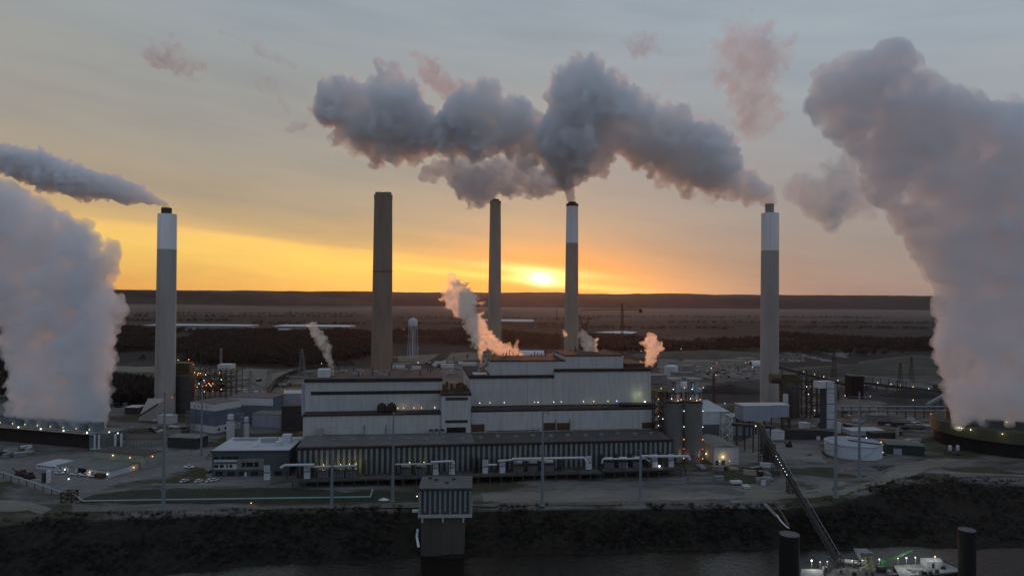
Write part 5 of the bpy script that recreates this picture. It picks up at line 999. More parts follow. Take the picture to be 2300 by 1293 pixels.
g = pd(1905, 1272); t = thing('barge_conveyor', 'short covered belt on the barge at the foot of the long conveyor', 'conveyor', (g.x, g.y, DZ)); a, b = at(1882, 1257, 296), pd(1948, 1276); b.z = DZ+2.2; MB().tube(a, b, .9, n=8).build('belt_cover', 'white', t); MB().lattice((g.x-4, g.y, DZ), (g.x-4, g.y, DZ+4), 3, .2, 2).build('support', 'steel', t); MB().lattice((g.x+3, g.y, DZ), (g.x+3, g.y, DZ+3), 3, .2, 2).build('support', 'steel', t)
g = pd(2006, 1290); t = thing('winch', 'round cable winch at the right end of the work barge', 'winch', (g.x-3, g.y+3, DZ)); MB().tube((g.x-5, g.y+3, DZ+1.2), (g.x-1.5, g.y+3, DZ+1.2), 1.2, n=14).build('drum', 'steel', t); MB().box((g.x-3, g.y+3, DZ), 4.6, 2, .5).build('base', 'rust', t)
for px, py, e, c, s, lb in ((1823, 1258, 350, 'w', .5, 'brightest white lamp on a post left of the conveyor foot'), (1842, 1261, 60, 'w', .22, 'small lamp on a post right of the brightest one'), (1858, 1260, 60, 'w', .22, 'small lamp left of the conveyor foot'), (1914, 1258, 90, 'y', .26, 'yellowish lamp above the short belt'), (1935, 1256, 90, 'g', .28, 'green tinged lamp left of the hopper'), (1975, 1255, 160, 'w', .33, 'white lamp right of the hopper'), (2017, 1253, 120, 'y', .28, 'lamp left of the green crane'), (2036, 1252, 200, 'w', .38, 'white lamp beside the crane cab'), (2056, 1251, 160, 'w', .3, 'white lamp right of the green crane'), (2100, 1249, 120, 'o', .34, 'pinkish lamp above the deck house')):
    q = pd(px, 1276); u = at(px, py, q.y); t = thing('post_lamp', lb, 'lamp', (q.x, q.y, DZ), 'lamps on the barges'); MB().tube((q.x, q.y, DZ), (u.x, q.y, u.z-s), .08, n=5).build('post', 'galv', t); lamp(t, (u.x, q.y, u.z), c, s); pt((u.x, q.y-1, u.z), e*4, (1, .95, .8) if c != 'g' else (.7, 1, .8), .3)
# bank details: chute of ice and old rails beside the conveyor
def strip(name, pts, w_, m, dz=.5):
    q = MB(); P = []
    for x, y in pts:
        g = gd(x, y)
        for _ in range(12): g = gd(x, y, height(g.x, g.y)+dz)
        P.append(g)
    for a, b in zip(P, P[1:]):
        s_ = Vector(((b-a).y, -(b-a).x, 0)).normalized()*w_; q.hexa([a-s_, a+s_, b+s_, b-s_], [p+Vector((0, 0, .25)) for p in (a-s_, a+s_, b+s_, b-s_)])
    o = q.build(name, m, None, False, P[0]); o['kind'] = 'structure'; return o
strip('ice_chute', [(1716, 1129), (1732, 1146), (1746, 1160)], .9, M_['sand'], .6); strip('ice_chute', [(1744, 1156), (1754, 1170), (1764, 1180), (1772, 1186)], .35, M_['snow'], .9); strip('ice_chute', [(938, 1188), (936, 1205), (940, 1228)], .5, M_['snow'], .9); strip('old_rails', [(1738, 1128), (1756, 1152), (1772, 1180)], .5, M_['rust'], .7)
# ------------------------------------------------------------------ right side: tanks, sheds, round cooling tower
g = gd(1916, 1020); r = 58.5*g.y/FPX; h = at(1858, 991, g.y).z-.2
t = thing('storage_tank', 'big open topped white tank in front of the right yard', 'tank', (g.x, g.y, 0)); MB().lathe((g.x, g.y, 0), [(r, 0), (r, h), (r*.985, h), (r*.985, h-1.6), (r*.5, h-1.75)], 72).build('shell', 'tank', t, True)
MB().lathe((g.x, g.y, h), [(r*1.0, 0), (r*1.03, .05), (r*1.03, .3), (r*1.0, .35)], 60).build('rim', 'wallb', t)
q = MB(); [q.tube((g.x+math.cos(a)*r*1.02, g.y+math.sin(a)*r*1.02, h), (g.x+math.cos(a)*r*1.02, g.y+math.sin(a)*r*1.02, h+1.2), .07, n=4) for a in np.linspace(3.3, 5.6, 12)]; q.each('railing_post', 'galv', t)
MB().path([(g.x+r*1.02*math.cos(a), g.y+r*1.02*math.sin(a), 0+h*i/8) for i, a in enumerate(np.linspace(4.4, 5.2, 9))], .18).build('stair', 'wallb', t)
MB().tube((g.x-2, g.y+3, h+.6), (g.x+r*.75, g.y-r*.6, h+.7), .5, n=6).build('bridge', 'steel', t)
for px, py, c in ((1883, 984, 'w'), (1903, 981, 'y'), (1927, 987, 'y'), (1946, 984, 'w')):
    q = gd(px, py+14); t2 = thing('post_lamp', {1883: 'white lamp post behind the left of the big white tank', 1903: 'yellow lamp post behind the big white tank', 1927: 'yellow green lamp post behind the big white tank', 1946: 'white lamp post behind the right of the big white tank'}[px], 'lamp', (q.x, q.y, 0), 'lamps behind the white tank'); z = at(px, py, q.y).z; MB().tube((q.x, q.y, 0), (q.x, q.y, z), .12, n=5).build('post', 'galv', t2); lamp(t2, (q.x, q.y, z+.4), c, .4)
lamp(t, (g.x+r*.98, g.y-3, h+.8), 'o', .42); lamp(t, (g.x+r*1.02, g.y-4, 2.5), 'w', .3)
GS = Frame(gd(2043, 1022), -14)
shed('green_shed', 'dark green metal shed with a grey roof and blue door right of the white tank', 'shed', GS, GS.hit(1992, 1014, 0)[0], 9, 0, 20, GS.hit(2043, 1000, 0)[1], .8, 'green', mat('grey_green_roof', (.15, .15, .13), (.11, .11, .095), .15, .9), 'u', [(4, 9, 0, 4, 'wallb')])
sbox('basin', 'long low white walled basin behind the white tank', 'basin', 1915, 1990, 968, 978, 14, 'tank', 'roofw', ang=6); sbox('dark_gallery', 'dark enclosed gallery below the lift tower', 'building', 1765, 1880, 966, 986, 6, 'steel', 'roof', ang=-4); sbox('dark_gallery', 'dark low gallery right of the white walled basin', 'building', 1960, 2015, 972, 992, 7, 'steel', 'roof', ang=10)
g = gd(2015, 992); t = thing('vent_column', 'pale square column beside the dark gallery', 'column', (g.x, g.y, 0)); MB().box((g.x, g.y, 0), 1.8, 1.8, 9).build('shaft', 'paleflue', t); MB().box((g.x, g.y, 9), 2.2, 2.2, .4).build('cap', 'grey', t)
def truck(px, py, ang, lb):
    g = gd(px, py); f = Frame(g, ang); t = thing('tank_truck', lb, 'truck', (g.x, g.y, 0)); MB().tube(f.p(-4, 0, 2), f.p(2.4, 0, 2), 1.25, n=14).build('body', 'white', t); f.box(MB(), 2.9, 5, -1.2, 1.2, .7, 3).build('cab', 'white', t); w = MB()
    for u in (-3, -1.8, 3.8): w.tube(f.p(u, -1.2, .5), f.p(u, 1.2, .5), .5, n=12)
    w.each('axle', 'tyre', t)
truck(2085, 962, -25, 'white tank truck on the gravel near the round cooling tower')
for i, (px, py, a, lb) in enumerate(((1990, 955, -12, 'left dark hopper wagon parked in the right yard'), (2025, 958, -12, 'middle dark hopper wagon parked in the right yard'), (2055, 963, -12, 'right grey hopper wagon parked in the right yard'))):
    g = gd(px, py); f = Frame(g, a); t = thing('hopper_wagon', lb, 'wagon', (g.x, g.y, 0), 'hopper wagons in the right yard'); f.box(MB(), -7, 7, -1.4, 1.4, 1.2, 3.6).build('body', 'steel' if i < 2 else 'grey', t); w = MB(); [w.tube(f.p(u, -.9, .5), f.p(u, .9, .5), .5, n=10) for u in (-5.5, -4, 4, 5.5)]; w.each('axle', 'tyre', t)
def bridge(lb, x0, y0, x1, y1, Y0, Y1, w_, h_, m='grey', n=10, name='pipe_bridge', lamps=()):
    a, b = at(x0, y0, Y0), at(x1, y1, Y1); d = b-a; s_ = Vector((d.y, -d.x, 0)).normalized()*w_/2; t = thing(name, lb, 'conveyor' if 'conveyor' in name else 'pipe bridge', (a.x, a.y, 0))
    MB().hexa([a-s_, a+s_, b+s_, b-s_], [p+Vector((0, 0, h_)) for p in (a-s_, a+s_, b+s_, b-s_)]).build('gallery', m, t)
    q = MB(); [q.box((a+d*((i+.5)/n))*1.0-Vector((0, 0, (a+d*((i+.5)/n)).z)), .7, .7, (a+d*((i+.5)/n)).z-.02) for i in range(n)]; q.each('leg', 'steel', t)
    for f_, c in lamps: lamp(t, a+d*f_+Vector((0, -w_, h_+.8)), c, .5)
Yb = gd(1990, 935).y
bridge('upper pale pipe bridge crossing the right yard', 1882, 914, 2126, 914, Yb, Yb, 2.5, 1.0, 'galv', 12); bridge('lower pale pipe bridge crossing the right yard', 1882, 922, 2126, 923, Yb-6, Yb-6, 2.5, 1.0, 'galv', 12)
bridge('pipe bridge left of the rightmost chimney', 1570, 908, 1708, 905, 690, 690, 2.5, 1.0, 'galv', 8)
bridge('long pale topped coal conveyor crossing the far right yard', 1900, 842, 2045, 857, 900, 800, 3.5, 1.6, 'grey', 8, 'coal_conveyor'); bridge('dark coal conveyor falling from the far lot to the lift tower', 1748, 826, 1915, 870, 860, 760, 4, 3, 'steel', 8, 'coal_conveyor', ((.35, 'w'), (.5, 'y'), (.62, 'w'), (.8, 'w')))
bridge('dark coal conveyor running right from the black tower', 1935, 862, 2125, 884, 790, 740, 4, 3, 'steel', 8, 'coal_conveyor', ((.0, 'w'), (.18, 'w'), (.34, 'y'), (.45, 'w'), (.6, 'y'), (.78, 'w'))); bridge('pale inclined conveyor tube beside the right steam column', 2082, 912, 2118, 892, 640, 640, 4, 2.5, 'galv', 3, 'coal_conveyor')
bridge('dark conveyor belt passing under the transfer house', 1645, 955, 1740, 962, 470, 455, 4, 1.8, 'steel', 5, 'coal_conveyor')
rl = random.Random(91)
for px, py, c, s in ((1908, 867, 'w', 1.1), (1923, 878, 'o', .6), (1922, 884, 'w', .5), (1955, 890, 'w', .6), (2046, 881, 'w', .6), (2056, 876, 'y', .8), (2051, 898, 'y', .7), (2091, 929, 'y', .6), (2110, 928, 'y', .6), (2117, 936, 'y', .6), (1898, 888, 'w', .5), (1798, 834, 'w', .8), (1690, 824, 'w', .6), (1598, 826, 'y', 1.0), (1536, 822, 'w', .6), (1495, 833, 'w', .5), (1608, 842, 'w', .6), (1675, 814, 'y', .7), (1682, 814, 'r', .8), (1610, 816, 'r', .9), (939, 814, 'w', .8), (940, 784, 'w', .6), (1530, 783, 'w', .8), (1440, 788, 'w', .6), (1400, 800, 'y', .7), (722, 816, 'w', .6), (640, 877, 'o', .55), (652, 876, 'o', .5), (907, 739, 'r', 1.3), (154, 1075, 'w', .62), (564, 1129, 'o', .4), (1628, 905, 'w', .5), (1640, 940, 'g', .4), (1634, 976, 'o', .5)):
    q = gd(px, py+ (9 if py < 1000 else 7)); z = at(px, py, q.y).z; s = s*.8; t = thing('yard_lamp', 'x', 'lamp', (q.x, q.y, 0), 'lit lamps on posts about the site')
    where = ('coal yard on the right' if px > 1880 else 'far lots near the rightmost chimney' if px > 1480 else 'open land behind the boiler house' if px > 700 else 'left yard')
    t['label'] = 'lit %s lamp on a thin post in the %s' % ({'w': 'white', 'o': 'orange', 'y': 'yellow', 'r': 'red', 'g': 'green'}[c], where)
    MB().tube((q.x, q.y, 0), (q.x, q.y, z-s*.5), .1, n=5).build('post', 'galv', t); lamp(t, (q.x, q.y, z), c, s)
CT = at(2262, 1010, 492); CR = 47
t = thing('cooling_tower', 'round dark cooling tower with an olive upper band and fan cylinders, far right', 'cooling tower', (CT.x, CT.y, 0))
MB().lathe((CT.x, CT.y, 0), [(CR-2.5, 0), (CR-1.5, 9)], 90).build('louvre_wall', mat('black_louvres', (.022, .02, .018), (.012, .011, .010), .2, .9, lines=((0, 2.0, .6),)), t, True)
MB().lathe((CT.x, CT.y, 9), [(CR-1, 0), (CR, .3), (CR+.4, 8), (CR-.4, 8.3), (CR-2, 8)], 90).build('upper_band', mat('olive_panels', (.10, .095, .06), (.075, .072, .048), .08, .85, lines=((0, 6.0, .3),)), t, True)
MB().lathe((CT.x, CT.y, 17), [(CR-2, 0), (CR-2, .25)], 60).build('deck', 'roof', t)
for i in range(12):
    a = i*.5236+.2; MB().lathe((CT.x+math.cos(a)*33, CT.y+math.sin(a)*33, 17.25), [(6.3, 0), (5.3, 2), (5.5, 4.6), (5.1, 4.6), (4.9, 1)], 24).build('fan_cylinder', mat('dark_fan_cylinder', (.085, .08, .065), (.06, .057, .048), .2, .8) if i == 0 else bpy.data.materials['dark_fan_cylinder'], t, True)
for px, py in ((2111, 951), (2134, 968), (2185, 977), (2256, 984)):
    d = at(px, py, 470)-Vector((CT.x, CT.y, 0)); d.z = 0; d.normalize(); ang = math.atan2(-abs(d.y) if px > 2120 else d.y, d.x); q = Vector((CT.x+math.cos(ang)*(CR+.9), CT.y+math.sin(ang)*(CR+.9), 15.5)); lamp(t, q, 'y' if px > 2240 else 'w', .4); pt(q+Vector((math.cos(ang), math.sin(ang), 0))*1.6, 140, (1, .85, .4))
for i in range(9):
    a = 3.3+i*.26; q = Vector((CT.x+math.cos(a)*26, CT.y+math.sin(a)*26, 20.5)); lamp(t, q, 'y', .3)
    if i % 2: pt(q, 160, (1, .85, .4))
for px, lb in ((2134, 'left white pressure vessel at the foot of the round cooling tower'), (2151, 'right white pressure vessel at the foot of the round cooling tower')):
    g = gd(px, 1012); t = thing('pressure_vessel', lb, 'tank', (g.x, g.y, 0), 'white vessels'); MB().lathe((g.x, g.y, 0), [(.8, 0), (1.1, .5), (1.1, 3.2), (.8, 3.8), (.2, 4)], 14).build('shell', 'white', t, True); MB().box((g.x+2, g.y, 0), 1, 1, 2).build('valve_box', 'steel', t)
g = gd(2140, 1020); t = thing('pump_skid', 'dark green pipework and pumps before the round cooling tower', 'pump', (g.x, g.y, 0)); r5 = random.Random(3); q = MB()
for i in range(9): a = g+Vector((r5.uniform(-5, 5), r5.uniform(-2, 2), .6)); q.tube(a, a+Vector((r5.uniform(1, 4), r5.uniform(-1, 1), r5.uniform(0, 1))), r5.uniform(.3, .7), n=8)
q.each('pipe', mat('green_pipe', (.05, .07, .05), (.03, .045, .035), .5, .7), t)
# coal train on the curved track
tr = [(596, 905), (606, 878), (622, 857), (650, 842), (690, 830), (740, 822), (800, 817)]
P = [gd(x, y) for x, y in tr]; S = []; 
for a, b in zip(P, P[1:]):
    n = max(1, int((b-a).length/2)); S += [a+(b-a)*i/n for i in range(n)]
q = MB()
for a, b in zip(S[::6], S[6::6]): s_ = Vector(((b-a).y, -(b-a).x, 0)).normalized()*2.2; q.hexa([a-s_, a+s_, b+s_, b-s_], [p+Vector((0, 0, .35)) for p in (a-s_, a+s_, b+s_, b-s_)])
o = q.build('track_bed', M_['coal'], None, False, P[0]); o['kind'] = 'structure'
proto = None; acc = 0
for i in range(0, len(S)-8, 8):
    a, b = S[i], S[i+7]; c = (a+b)/2; an = math.atan2(b.y-a.y, b.x-a.x)
    if proto is None:
        proto = thing('coal_wagon', 'x', 'wagon', (0, 0, 0), 'coal train'); MB().hexa([Vector(p) for p in ((-6, -1.2, 1.1), (6, -1.2, 1.1), (6, 1.2, 1.1), (-6, 1.2, 1.1))], [Vector(p) for p in ((-6.8, -1.6, 3.9), (6.8, -1.6, 3.9), (6.8, 1.6, 3.9), (-6.8, 1.6, 3.9))]).build('body', 'steel', proto); MB().box((0, 0, 3.9), 12.6, 2.6, .3).build('coal_load', 'coal', proto)
        for x in (-5, 5): MB().box((x, 0, .3), 2.4, 1.6, .8).build('bogie', 'tyre', proto)
        w = proto
    else: w = copy_tree(proto, (0, 0, 0))
    w.location = (c.x, c.y, .35); w.rotation_euler = (0, 0, an); w['label'] = 'black coal wagon in the curved train behind the left end of the boiler house'; w['group'] = 'coal train'
# fences along the river front
def fence(lb, pts, h=1.8):
    P = [gd(x, y) for x, y in pts]; t = thing('fence', lb, 'fence', P[0]); q = MB(); w = MB()
    for a, b in zip(P, P[1:]):
        n = max(1, int((b-a).length/3.2))
        for i in range(n): c = a+(b-a)*i/n; q.tube((c.x, c.y, 0), (c.x, c.y, h), .07, n=4)
        for z in (.5, 1.1, h-.1): w.tube((a.x, a.y, z), (b.x, b.y, z), .035, n=3)
    q.build('post_row', 'galv', t)['kind'] = 'stuff'; w.build('wires', 'galv', t)
fence('thin wire fence along the top of the river bank at left', [(0, 1166), (60, 1160), (130, 1149), (360, 1147), (740, 1139), (930, 1131)]); fence('long wire fence below the office yard', [(330, 1104), (480, 1100), (660, 1098), (930, 1104)])
# scattered bare trees and evergreens standing alone
def lone(px, py, h, lb, seed, m='bark2'):
    g = gd(px, py); r7 = np.random.default_rng(seed); t = thing('bare_tree', lb, 'tree', (g.x, g.y, 0), 'single trees'); z0 = height(g.x, g.y); MB().tube((g.x, g.y, z0-.3), (g.x, g.y, z0+h*.6), h*.03, h*.012, n=6).build('trunk', m, t); q = MB()
    for i in range(60):
        a = r7.uniform(0, 6.28); z = h*r7.uniform(.3, .7); l_ = h*r7.uniform(.15, .4); q.tube((g.x, g.y, z0+z), (g.x+math.cos(a)*l_*.8, g.y+math.sin(a)*l_*.8, z0+z+l_*.7), h*.008, h*.002, n=3)
    q.build('crown', m, t)
for i, (px, py, h, lb) in enumerate(((1050, 808, 12, 'bare tree left of the tall steam jet'), (1020, 812, 9, 'small bare tree in the field by the water tower'), (985, 808, 10, 'bare tree right of the water tower'), (890, 812, 10, 'bare tree beside the tall brown chimney'), (1540, 1068, 5, 'small bare tree right of the transformer deck'), (1545, 1085, 4, 'scraggy bush on the river front right of the deck'), (1870, 815, 14, 'bare tree by the far right lot'))): lone(px, py, h, lb, i+3)

# stored goods about the yards
def goods(n, poly, where, seed):
    q = random.Random(seed); P = [gd(*p) for p in poly]
    for i in range(n):
        u, v = q.random(), q.random(); p = (P[0]*(1-u)+P[1]*u)*(1-v)+(P[3]*(1-u)+P[2]*u)*v; k = q.choice(('container', 'spools', 'pipes', 'container')); a = R(q.choice((8, -16, 95, 30))); c = q.choice(('white', 'grey', 'rust', 'wallb', 'steel', 'beige')); f = Frame(p, math.degrees(a)); z = .1
        t = thing('storage_'+('container' if k == 'container' else 'rack'), 'small %s standing in the %s' % ('storage container' if k == 'container' else 'rack of stored material', where), 'container' if k == 'container' else 'rack', (p.x, p.y, z), 'stored goods in the '+where)
        ln = q.uniform(3, 9)
        if k == 'container': f.box(MB(), -ln/2, ln/2, -1.3, 1.3, z+.1, z+2.7).build('body', c, t); f.box(MB(), -ln/2-.05, ln/2+.05, -1.35, 1.35, z+2.7, z+2.8).build('lid', q.choice(('roofw', 'grey', c)), t)
        else:
            m = MB(); [m.tube(f.p(-ln/2, j*.9-1.3, z+.5+h_*.8), f.p(ln/2, j*.9-1.3, z+.5+h_*.8), .4, n=6) for j in range(4) for h_ in range(2)]; m.build('pipe_stack', c, t)['kind'] = 'stuff'; m = MB(); [f.box(m, x, x+.3, -1.9, 1.9, z, z+.15) for x in (-ln/3, ln/3)]; m.each('bearer', 'bark', t)
goods(34, [(1750, 925), (2110, 930), (2110, 1000), (1800, 1000)], 'right yard by the pipe bridges', 1)
goods(40, [(870, 815), (1110, 812), (1110, 848), (890, 858)], 'laydown yard behind the boiler house', 2)
goods(22, [(1500, 818), (1700, 812), (1700, 850), (1540, 856)], 'lot left of the rightmost chimney', 3)
goods(18, [(255, 905), (350, 905), (440, 975), (290, 975)], 'yard below the leftmost chimney', 4)
goods(10, [(0, 1010), (60, 1005), (80, 1030), (0, 1035)], 'yard before the long cooling tower', 5)
goods(16, [(1560, 1050), (1720, 1045), (1760, 1100), (1560, 1095)], 'gravel pad beside the sloping conveyor', 6)
goods(16, [(540, 850), (660, 845), (660, 900), (590, 915)], 'ground inside the curve of the coal train', 7)

q5 = random.Random(17)
for i in range(20):
    x = q5.uniform(1830, 2150); y = q5.uniform(1272, 1292); y = max(y, 1276); p = pd(x, y); k = i % 4; f = Frame(p, q5.uniform(-20, 40)); z = DZ
    side = 'right barge' if x > 2010 else 'work barge'
    t = thing(('deck_box', 'cable_reel', 'deck_winch', 'pipe_rack')[k], ('pale equipment box on the deck of the %s', 'cable reel standing on the deck of the %s', 'small dark winch bolted to the deck of the %s', 'short rack of pipes on the deck of the %s')[k] % side, ('box', 'reel', 'winch', 'rack')[k], (p.x, p.y, z), 'deck gear on the '+side)
    if k == 0: f.box(MB(), -1, 1, -.7, .7, z, z+1.2).build('body', q5.choice(('white', 'grey', 'beige')), t); f.box(MB(), -1.05, 1.05, -.75, .75, z+1.2, z+1.3).build('lid', 'grey', t)
    elif k == 1: MB().tube(f.p(-.6, 0, z+.9), f.p(.6, 0, z+.9), .5, n=14).build('drum', 'rust', t); m = MB(); [m.tube(f.p(u, 0, z+.9), f.p(u+.12, 0, z+.9), .9, n=16) for u in (-.7, .6)]; m.each('flange', 'grey', t)
    elif k == 2: f.box(MB(), -.9, .9, -.5, .5, z, z+.3).build('base', 'steel', t); MB().tube(f.p(-.7, 0, z+.8), f.p(.7, 0, z+.8), .5, n=12).build('drum', 'steel', t)
    else:
        m = MB(); [m.tube(f.p(-2, j*.45, z+.4), f.p(2, j*.45, z+.4), .18, n=6) for j in range(3)]; m.each('pipe', 'paleflue', t); f.box(MB(), -.2, .2, -.3, 1.3, z, z+.2).build('bearer', 'rust', t)
# ------------------------------------------------------------------ smoke and steam
def vol_mat(name, dens, col, aniso=.35, soft=None):
    m = bpy.data.materials.new(name); m.use_nodes = True; t = m.node_tree; t.nodes.clear()
    o = t.nodes.new('ShaderNodeOutputMaterial'); v = t.nodes.new('ShaderNodeVolumePrincipled')
    v.inputs['Color'].default_value = (*col, 1); v.inputs['Density'].default_value = dens; v.inputs['Anisotropy'].default_value = aniso
    t.links.new(v.outputs[0], o.inputs['Volume'])
    if soft:
        c = t.nodes.new('ShaderNodeTexCoord'); n = t.nodes.new('ShaderNodeTexNoise'); n.inputs['Scale'].default_value = soft[0]; n.inputs['Detail'].default_value = 7; n.inputs['Roughness'].default_value = .6; n.inputs['Distortion'].default_value = .4
        t.links.new(c.outputs['Object'], n.inputs['Vector'])
        mr = t.nodes.new('ShaderNodeMapRange'); mr.interpolation_type = 'SMOOTHSTEP'; mr.inputs[1].default_value = soft[1]; mr.inputs[2].default_value = soft[2]; mr.inputs[4].default_value = dens
        t.links.new(n.outputs[0], mr.inputs[0]); t.links.new(mr.outputs[0], v.inputs['Density'])
    return m
def plume(name, label, cat, slices, axis, Y, mat, vox=1.25, amp=.29, seed=1, thick=.75, rmax=60, rfrac=(.22, .48), n=1.0, depth0=0.0, group=None):
    """slices: (x, ytop, ybottom) for axis 'x' or (y, xleft, xright) for axis 'y', photograph units at distance Y"""
    rnd = random.Random(seed); Yf = Y if callable(Y) else (lambda p: Y); Y = Yf(1e9) if callable(Y) else Y; k = Y/FPX
    bm = bmesh.new()
    def put(a, p, r, dy):
        px, py = (a, p) if axis == 'x' else (p, a)
        bmesh.ops.create_icosphere(bm, subdivisions=1 if r*k < 5*vox else 2, radius=r*k, matrix=Matrix.Translation(at(px, py, Yf(px))+Vector((0, dy*k+depth0, 0))))
    for (a0, b0, c0), (a1, b1, c1) in zip(slices, slices[1:]):
        ln = max(2, abs(a1-a0)); wv = max(3, ((c0-b0)+(c1-b1))/2)
        for big in (1, 0):
            rb = min(wv*.36, rmax) if big else min(wv*.17, rmax*.42)
            cnt = max(2, int((3.8*ln*wv/(rb*rb*3.1)+2.0) if big else n*3.4*ln*wv/(rb*rb*3.1)+2))
            for i in range(cnt):
                t = rnd.random(); a = a0+(a1-a0)*t; b = b0+(b1-b0)*t; c = c0+(c1-c0)*t; hw = max(c-b, 2)/2
                r = min(rb*rnd.uniform(.6, 1.35), hw*.9)
                if big:
                    q = rnd.uniform(-1, 1); d = rnd.uniform(-.5, .5)
                else:
                    an = rnd.uniform(0, 6.283); q = math.cos(an); d = math.sin(an)
                put(a, (b+c)/2+q*(hw-r), r, d*max(0, min(hw, 150)*thick-r))
    me = bpy.data.meshes.new(name); bm.to_mesh(me); bm.free()
    cen = sum((v.co for v in me.vertices), Vector())/len(me.vertices)
    o = bpy.data.objects.new(name, me); sc.collection.objects.link(o)
    md = o.modifiers.new('r', 'REMESH'); md.mode = 'VOXEL'; md.voxel_size = vox*1.15
    def bake():
        dg = bpy.context.evaluated_depsgraph_get(); dg.update(); nm = bpy.data.meshes.new_from_object(o.evaluated_get(dg)); o.modifiers.clear(); o.data = nm; return nm
    nm = bake()
    # billows: folded noise at four sizes, its strength following the local width of the plume
    xa = [q[0] for q in slices]; wa = [q[2]-q[1] for q in slices]
    if xa[0] > xa[-1]: xa, wa = xa[::-1], wa[::-1]
    wa = [min(q, 150) for q in wa]; mw = max(8.0*k, float(np.mean(wa))*k); cam0 = Vector((0, 0, CAMH)); off = Vector((seed*13.7, seed*5.1, 0))
    sz = (mw*.34, mw*.15, mw*.07, mw*.035); amps = (1.0, .62, .36, .2)
    n_ = len(nm.vertices); co = np.empty(n_*3, np.float32); nr = np.empty(n_*3, np.float32); nm.vertices.foreach_get('co', co); co = co.reshape(-1, 3)
    q = co-np.array(cam0); d_ = q@np.array(_f); pp = CX+FPX*(q@np.array(RT))/d_ if axis == 'x' else CY-FPX*(q@np.array(UP))/d_; lw = np.interp(pp, xa, wa)*k*amp*.62
    for s_, am in zip(sz, amps):
        if s_ < vox*.8: break
        nm.vertices.foreach_get('normal', nr); o_ = off/s_; c_ = co/s_
        t = np.array([abs(noise.noise(Vector((x+o_.x, y+o_.y, z)))) for x, y, z in c_.tolist()])*2.2-.55
        co = co+nr.reshape(-1, 3)*(t*am*lw)[:, None]; nm.vertices.foreach_set('co', co.astype(np.float32).ravel()); nm.update()
    md = o.modifiers.new('r', 'REMESH'); md.mode = 'VOXEL'; md.voxel_size = vox; md.use_smooth_shade = True
    nm = bake()
    nm.transform(Matrix.Translation(-cen))
    o.location = cen; nm.materials.clear(); nm.materials.append(mat); tag(o, label, cat, group)
    return o
DK = vol_mat('grey_smoke', .17, (.958, .974, .988), .24, (.032, .26, .60))
DK2 = vol_mat('dense_smoke', .30, (.965, .975, .987), .1)
ST = vol_mat('white_steam', .12, (.915, .948, .978), .1, (.026, .16, .58))
SM = vol_mat('small_steam', .28, (.985, .98, .98), .68, (.2, .30, .6))
TH = vol_mat('thin_vapour', .065, (.93, .93, .95), .15, (.03, .4, .62))
TH2 = vol_mat('faint_vapour', .045, (.93, .92, .95), .15, (.022, .38, .62))
G = 'plumes from the stacks'
plume('smoke_plume', 'grey smoke plume drifting left from the leftmost stack', 'smoke', [(385, 463, 469), (376, 455, 469), (365, 447, 466), (345, 434, 464), (318, 418, 462), (280, 400, 462), (245, 390, 455), (210, 378, 450), (170, 362, 446), (130, 350, 440), (95, 336, 426), (60, 330, 412), (25, 322, 396), (-20, 328, 385), (-60, 320, 395)], 'x', 585, DK2, vox=1.1, seed=3, amp=.24, group=G)
plume('smoke_plume', 'dark smoke rising from the white topped stack right of the sun', 'smoke', [(456, 1273, 1293), (440, 1270, 1293), (425, 1262, 1292), (408, 1250, 1290), (392, 1238, 1288)], 'y', 700, DK2, vox=.9, seed=5, amp=.2, group=G)
plume('smoke_cloud', 'dense dark smoke cloud high between the two right stacks of the middle three', 'smoke', [(1288, 372, 425), (1278, 335, 436), (1265, 305, 424), (1250, 291, 408), (1228, 253, 388), (1201, 262, 372), (1175, 216, 366), (1150, 211, 360), (1113, 206, 352), (1090, 186, 352), (1068, 181, 352), (1045, 198, 322), (1020, 222, 302), (1002, 236, 276)], 'x', 700, DK, vox=1.25, seed=6, group=G)
plume('smoke_cloud', 'leftmost grey smoke cloud above the tall brown stack', 'smoke', [(1075, 262, 352), (1040, 270, 340), (1004, 252, 352), (983, 252, 342), (955, 244, 348), (932, 212, 352), (905, 184, 360), (888, 158, 358), (868, 149, 357), (845, 158, 356), (827, 182, 352), (800, 176, 338), (782, 168, 305), (762, 157, 296), (745, 166, 292), (728, 210, 290), (716, 232, 262)], 'x', 715, DK, vox=1.25, seed=7, group=G)
plume('smoke_cloud', 'lower smoke cloud with orange glowing underside over the narrow stack', 'smoke', [(1262, 395, 432), (1232, 380, 446), (1200, 365, 450), (1170, 355, 436), (1140, 350, 448), (1110, 352, 448), (1080, 352, 466), (1050, 355, 458), (1022, 350, 412), (990, 352, 402), (962, 368, 414), (944, 388, 410)], 'x', 735, ST, vox=1.25, seed=8, amp=.3, group=G)
plume('smoke_plume', 'long arching smoke plume from the rightmost stack', 'smoke', [(1740, 440, 464), (1728, 422, 462), (1712, 406, 461), (1683, 384, 462), (1655, 366, 458), (1627, 350, 452), (1606, 275, 440), (1588, 284, 440), (1564, 258, 440), (1541, 246, 432), (1508, 232, 410), (1480, 228, 388), (1460, 225, 374), (1437, 200, 364), (1418, 222, 362), (1400, 196, 362), (1363, 166, 368), (1341, 142, 390), (1326, 128, 398), (1293, 128, 405), (1274, 160, 398), (1255, 215, 372), (1240, 255, 310)], 'x', 660, DK, vox=1.25, seed=9, group=G)
SG = 'steam from the cooling towers'
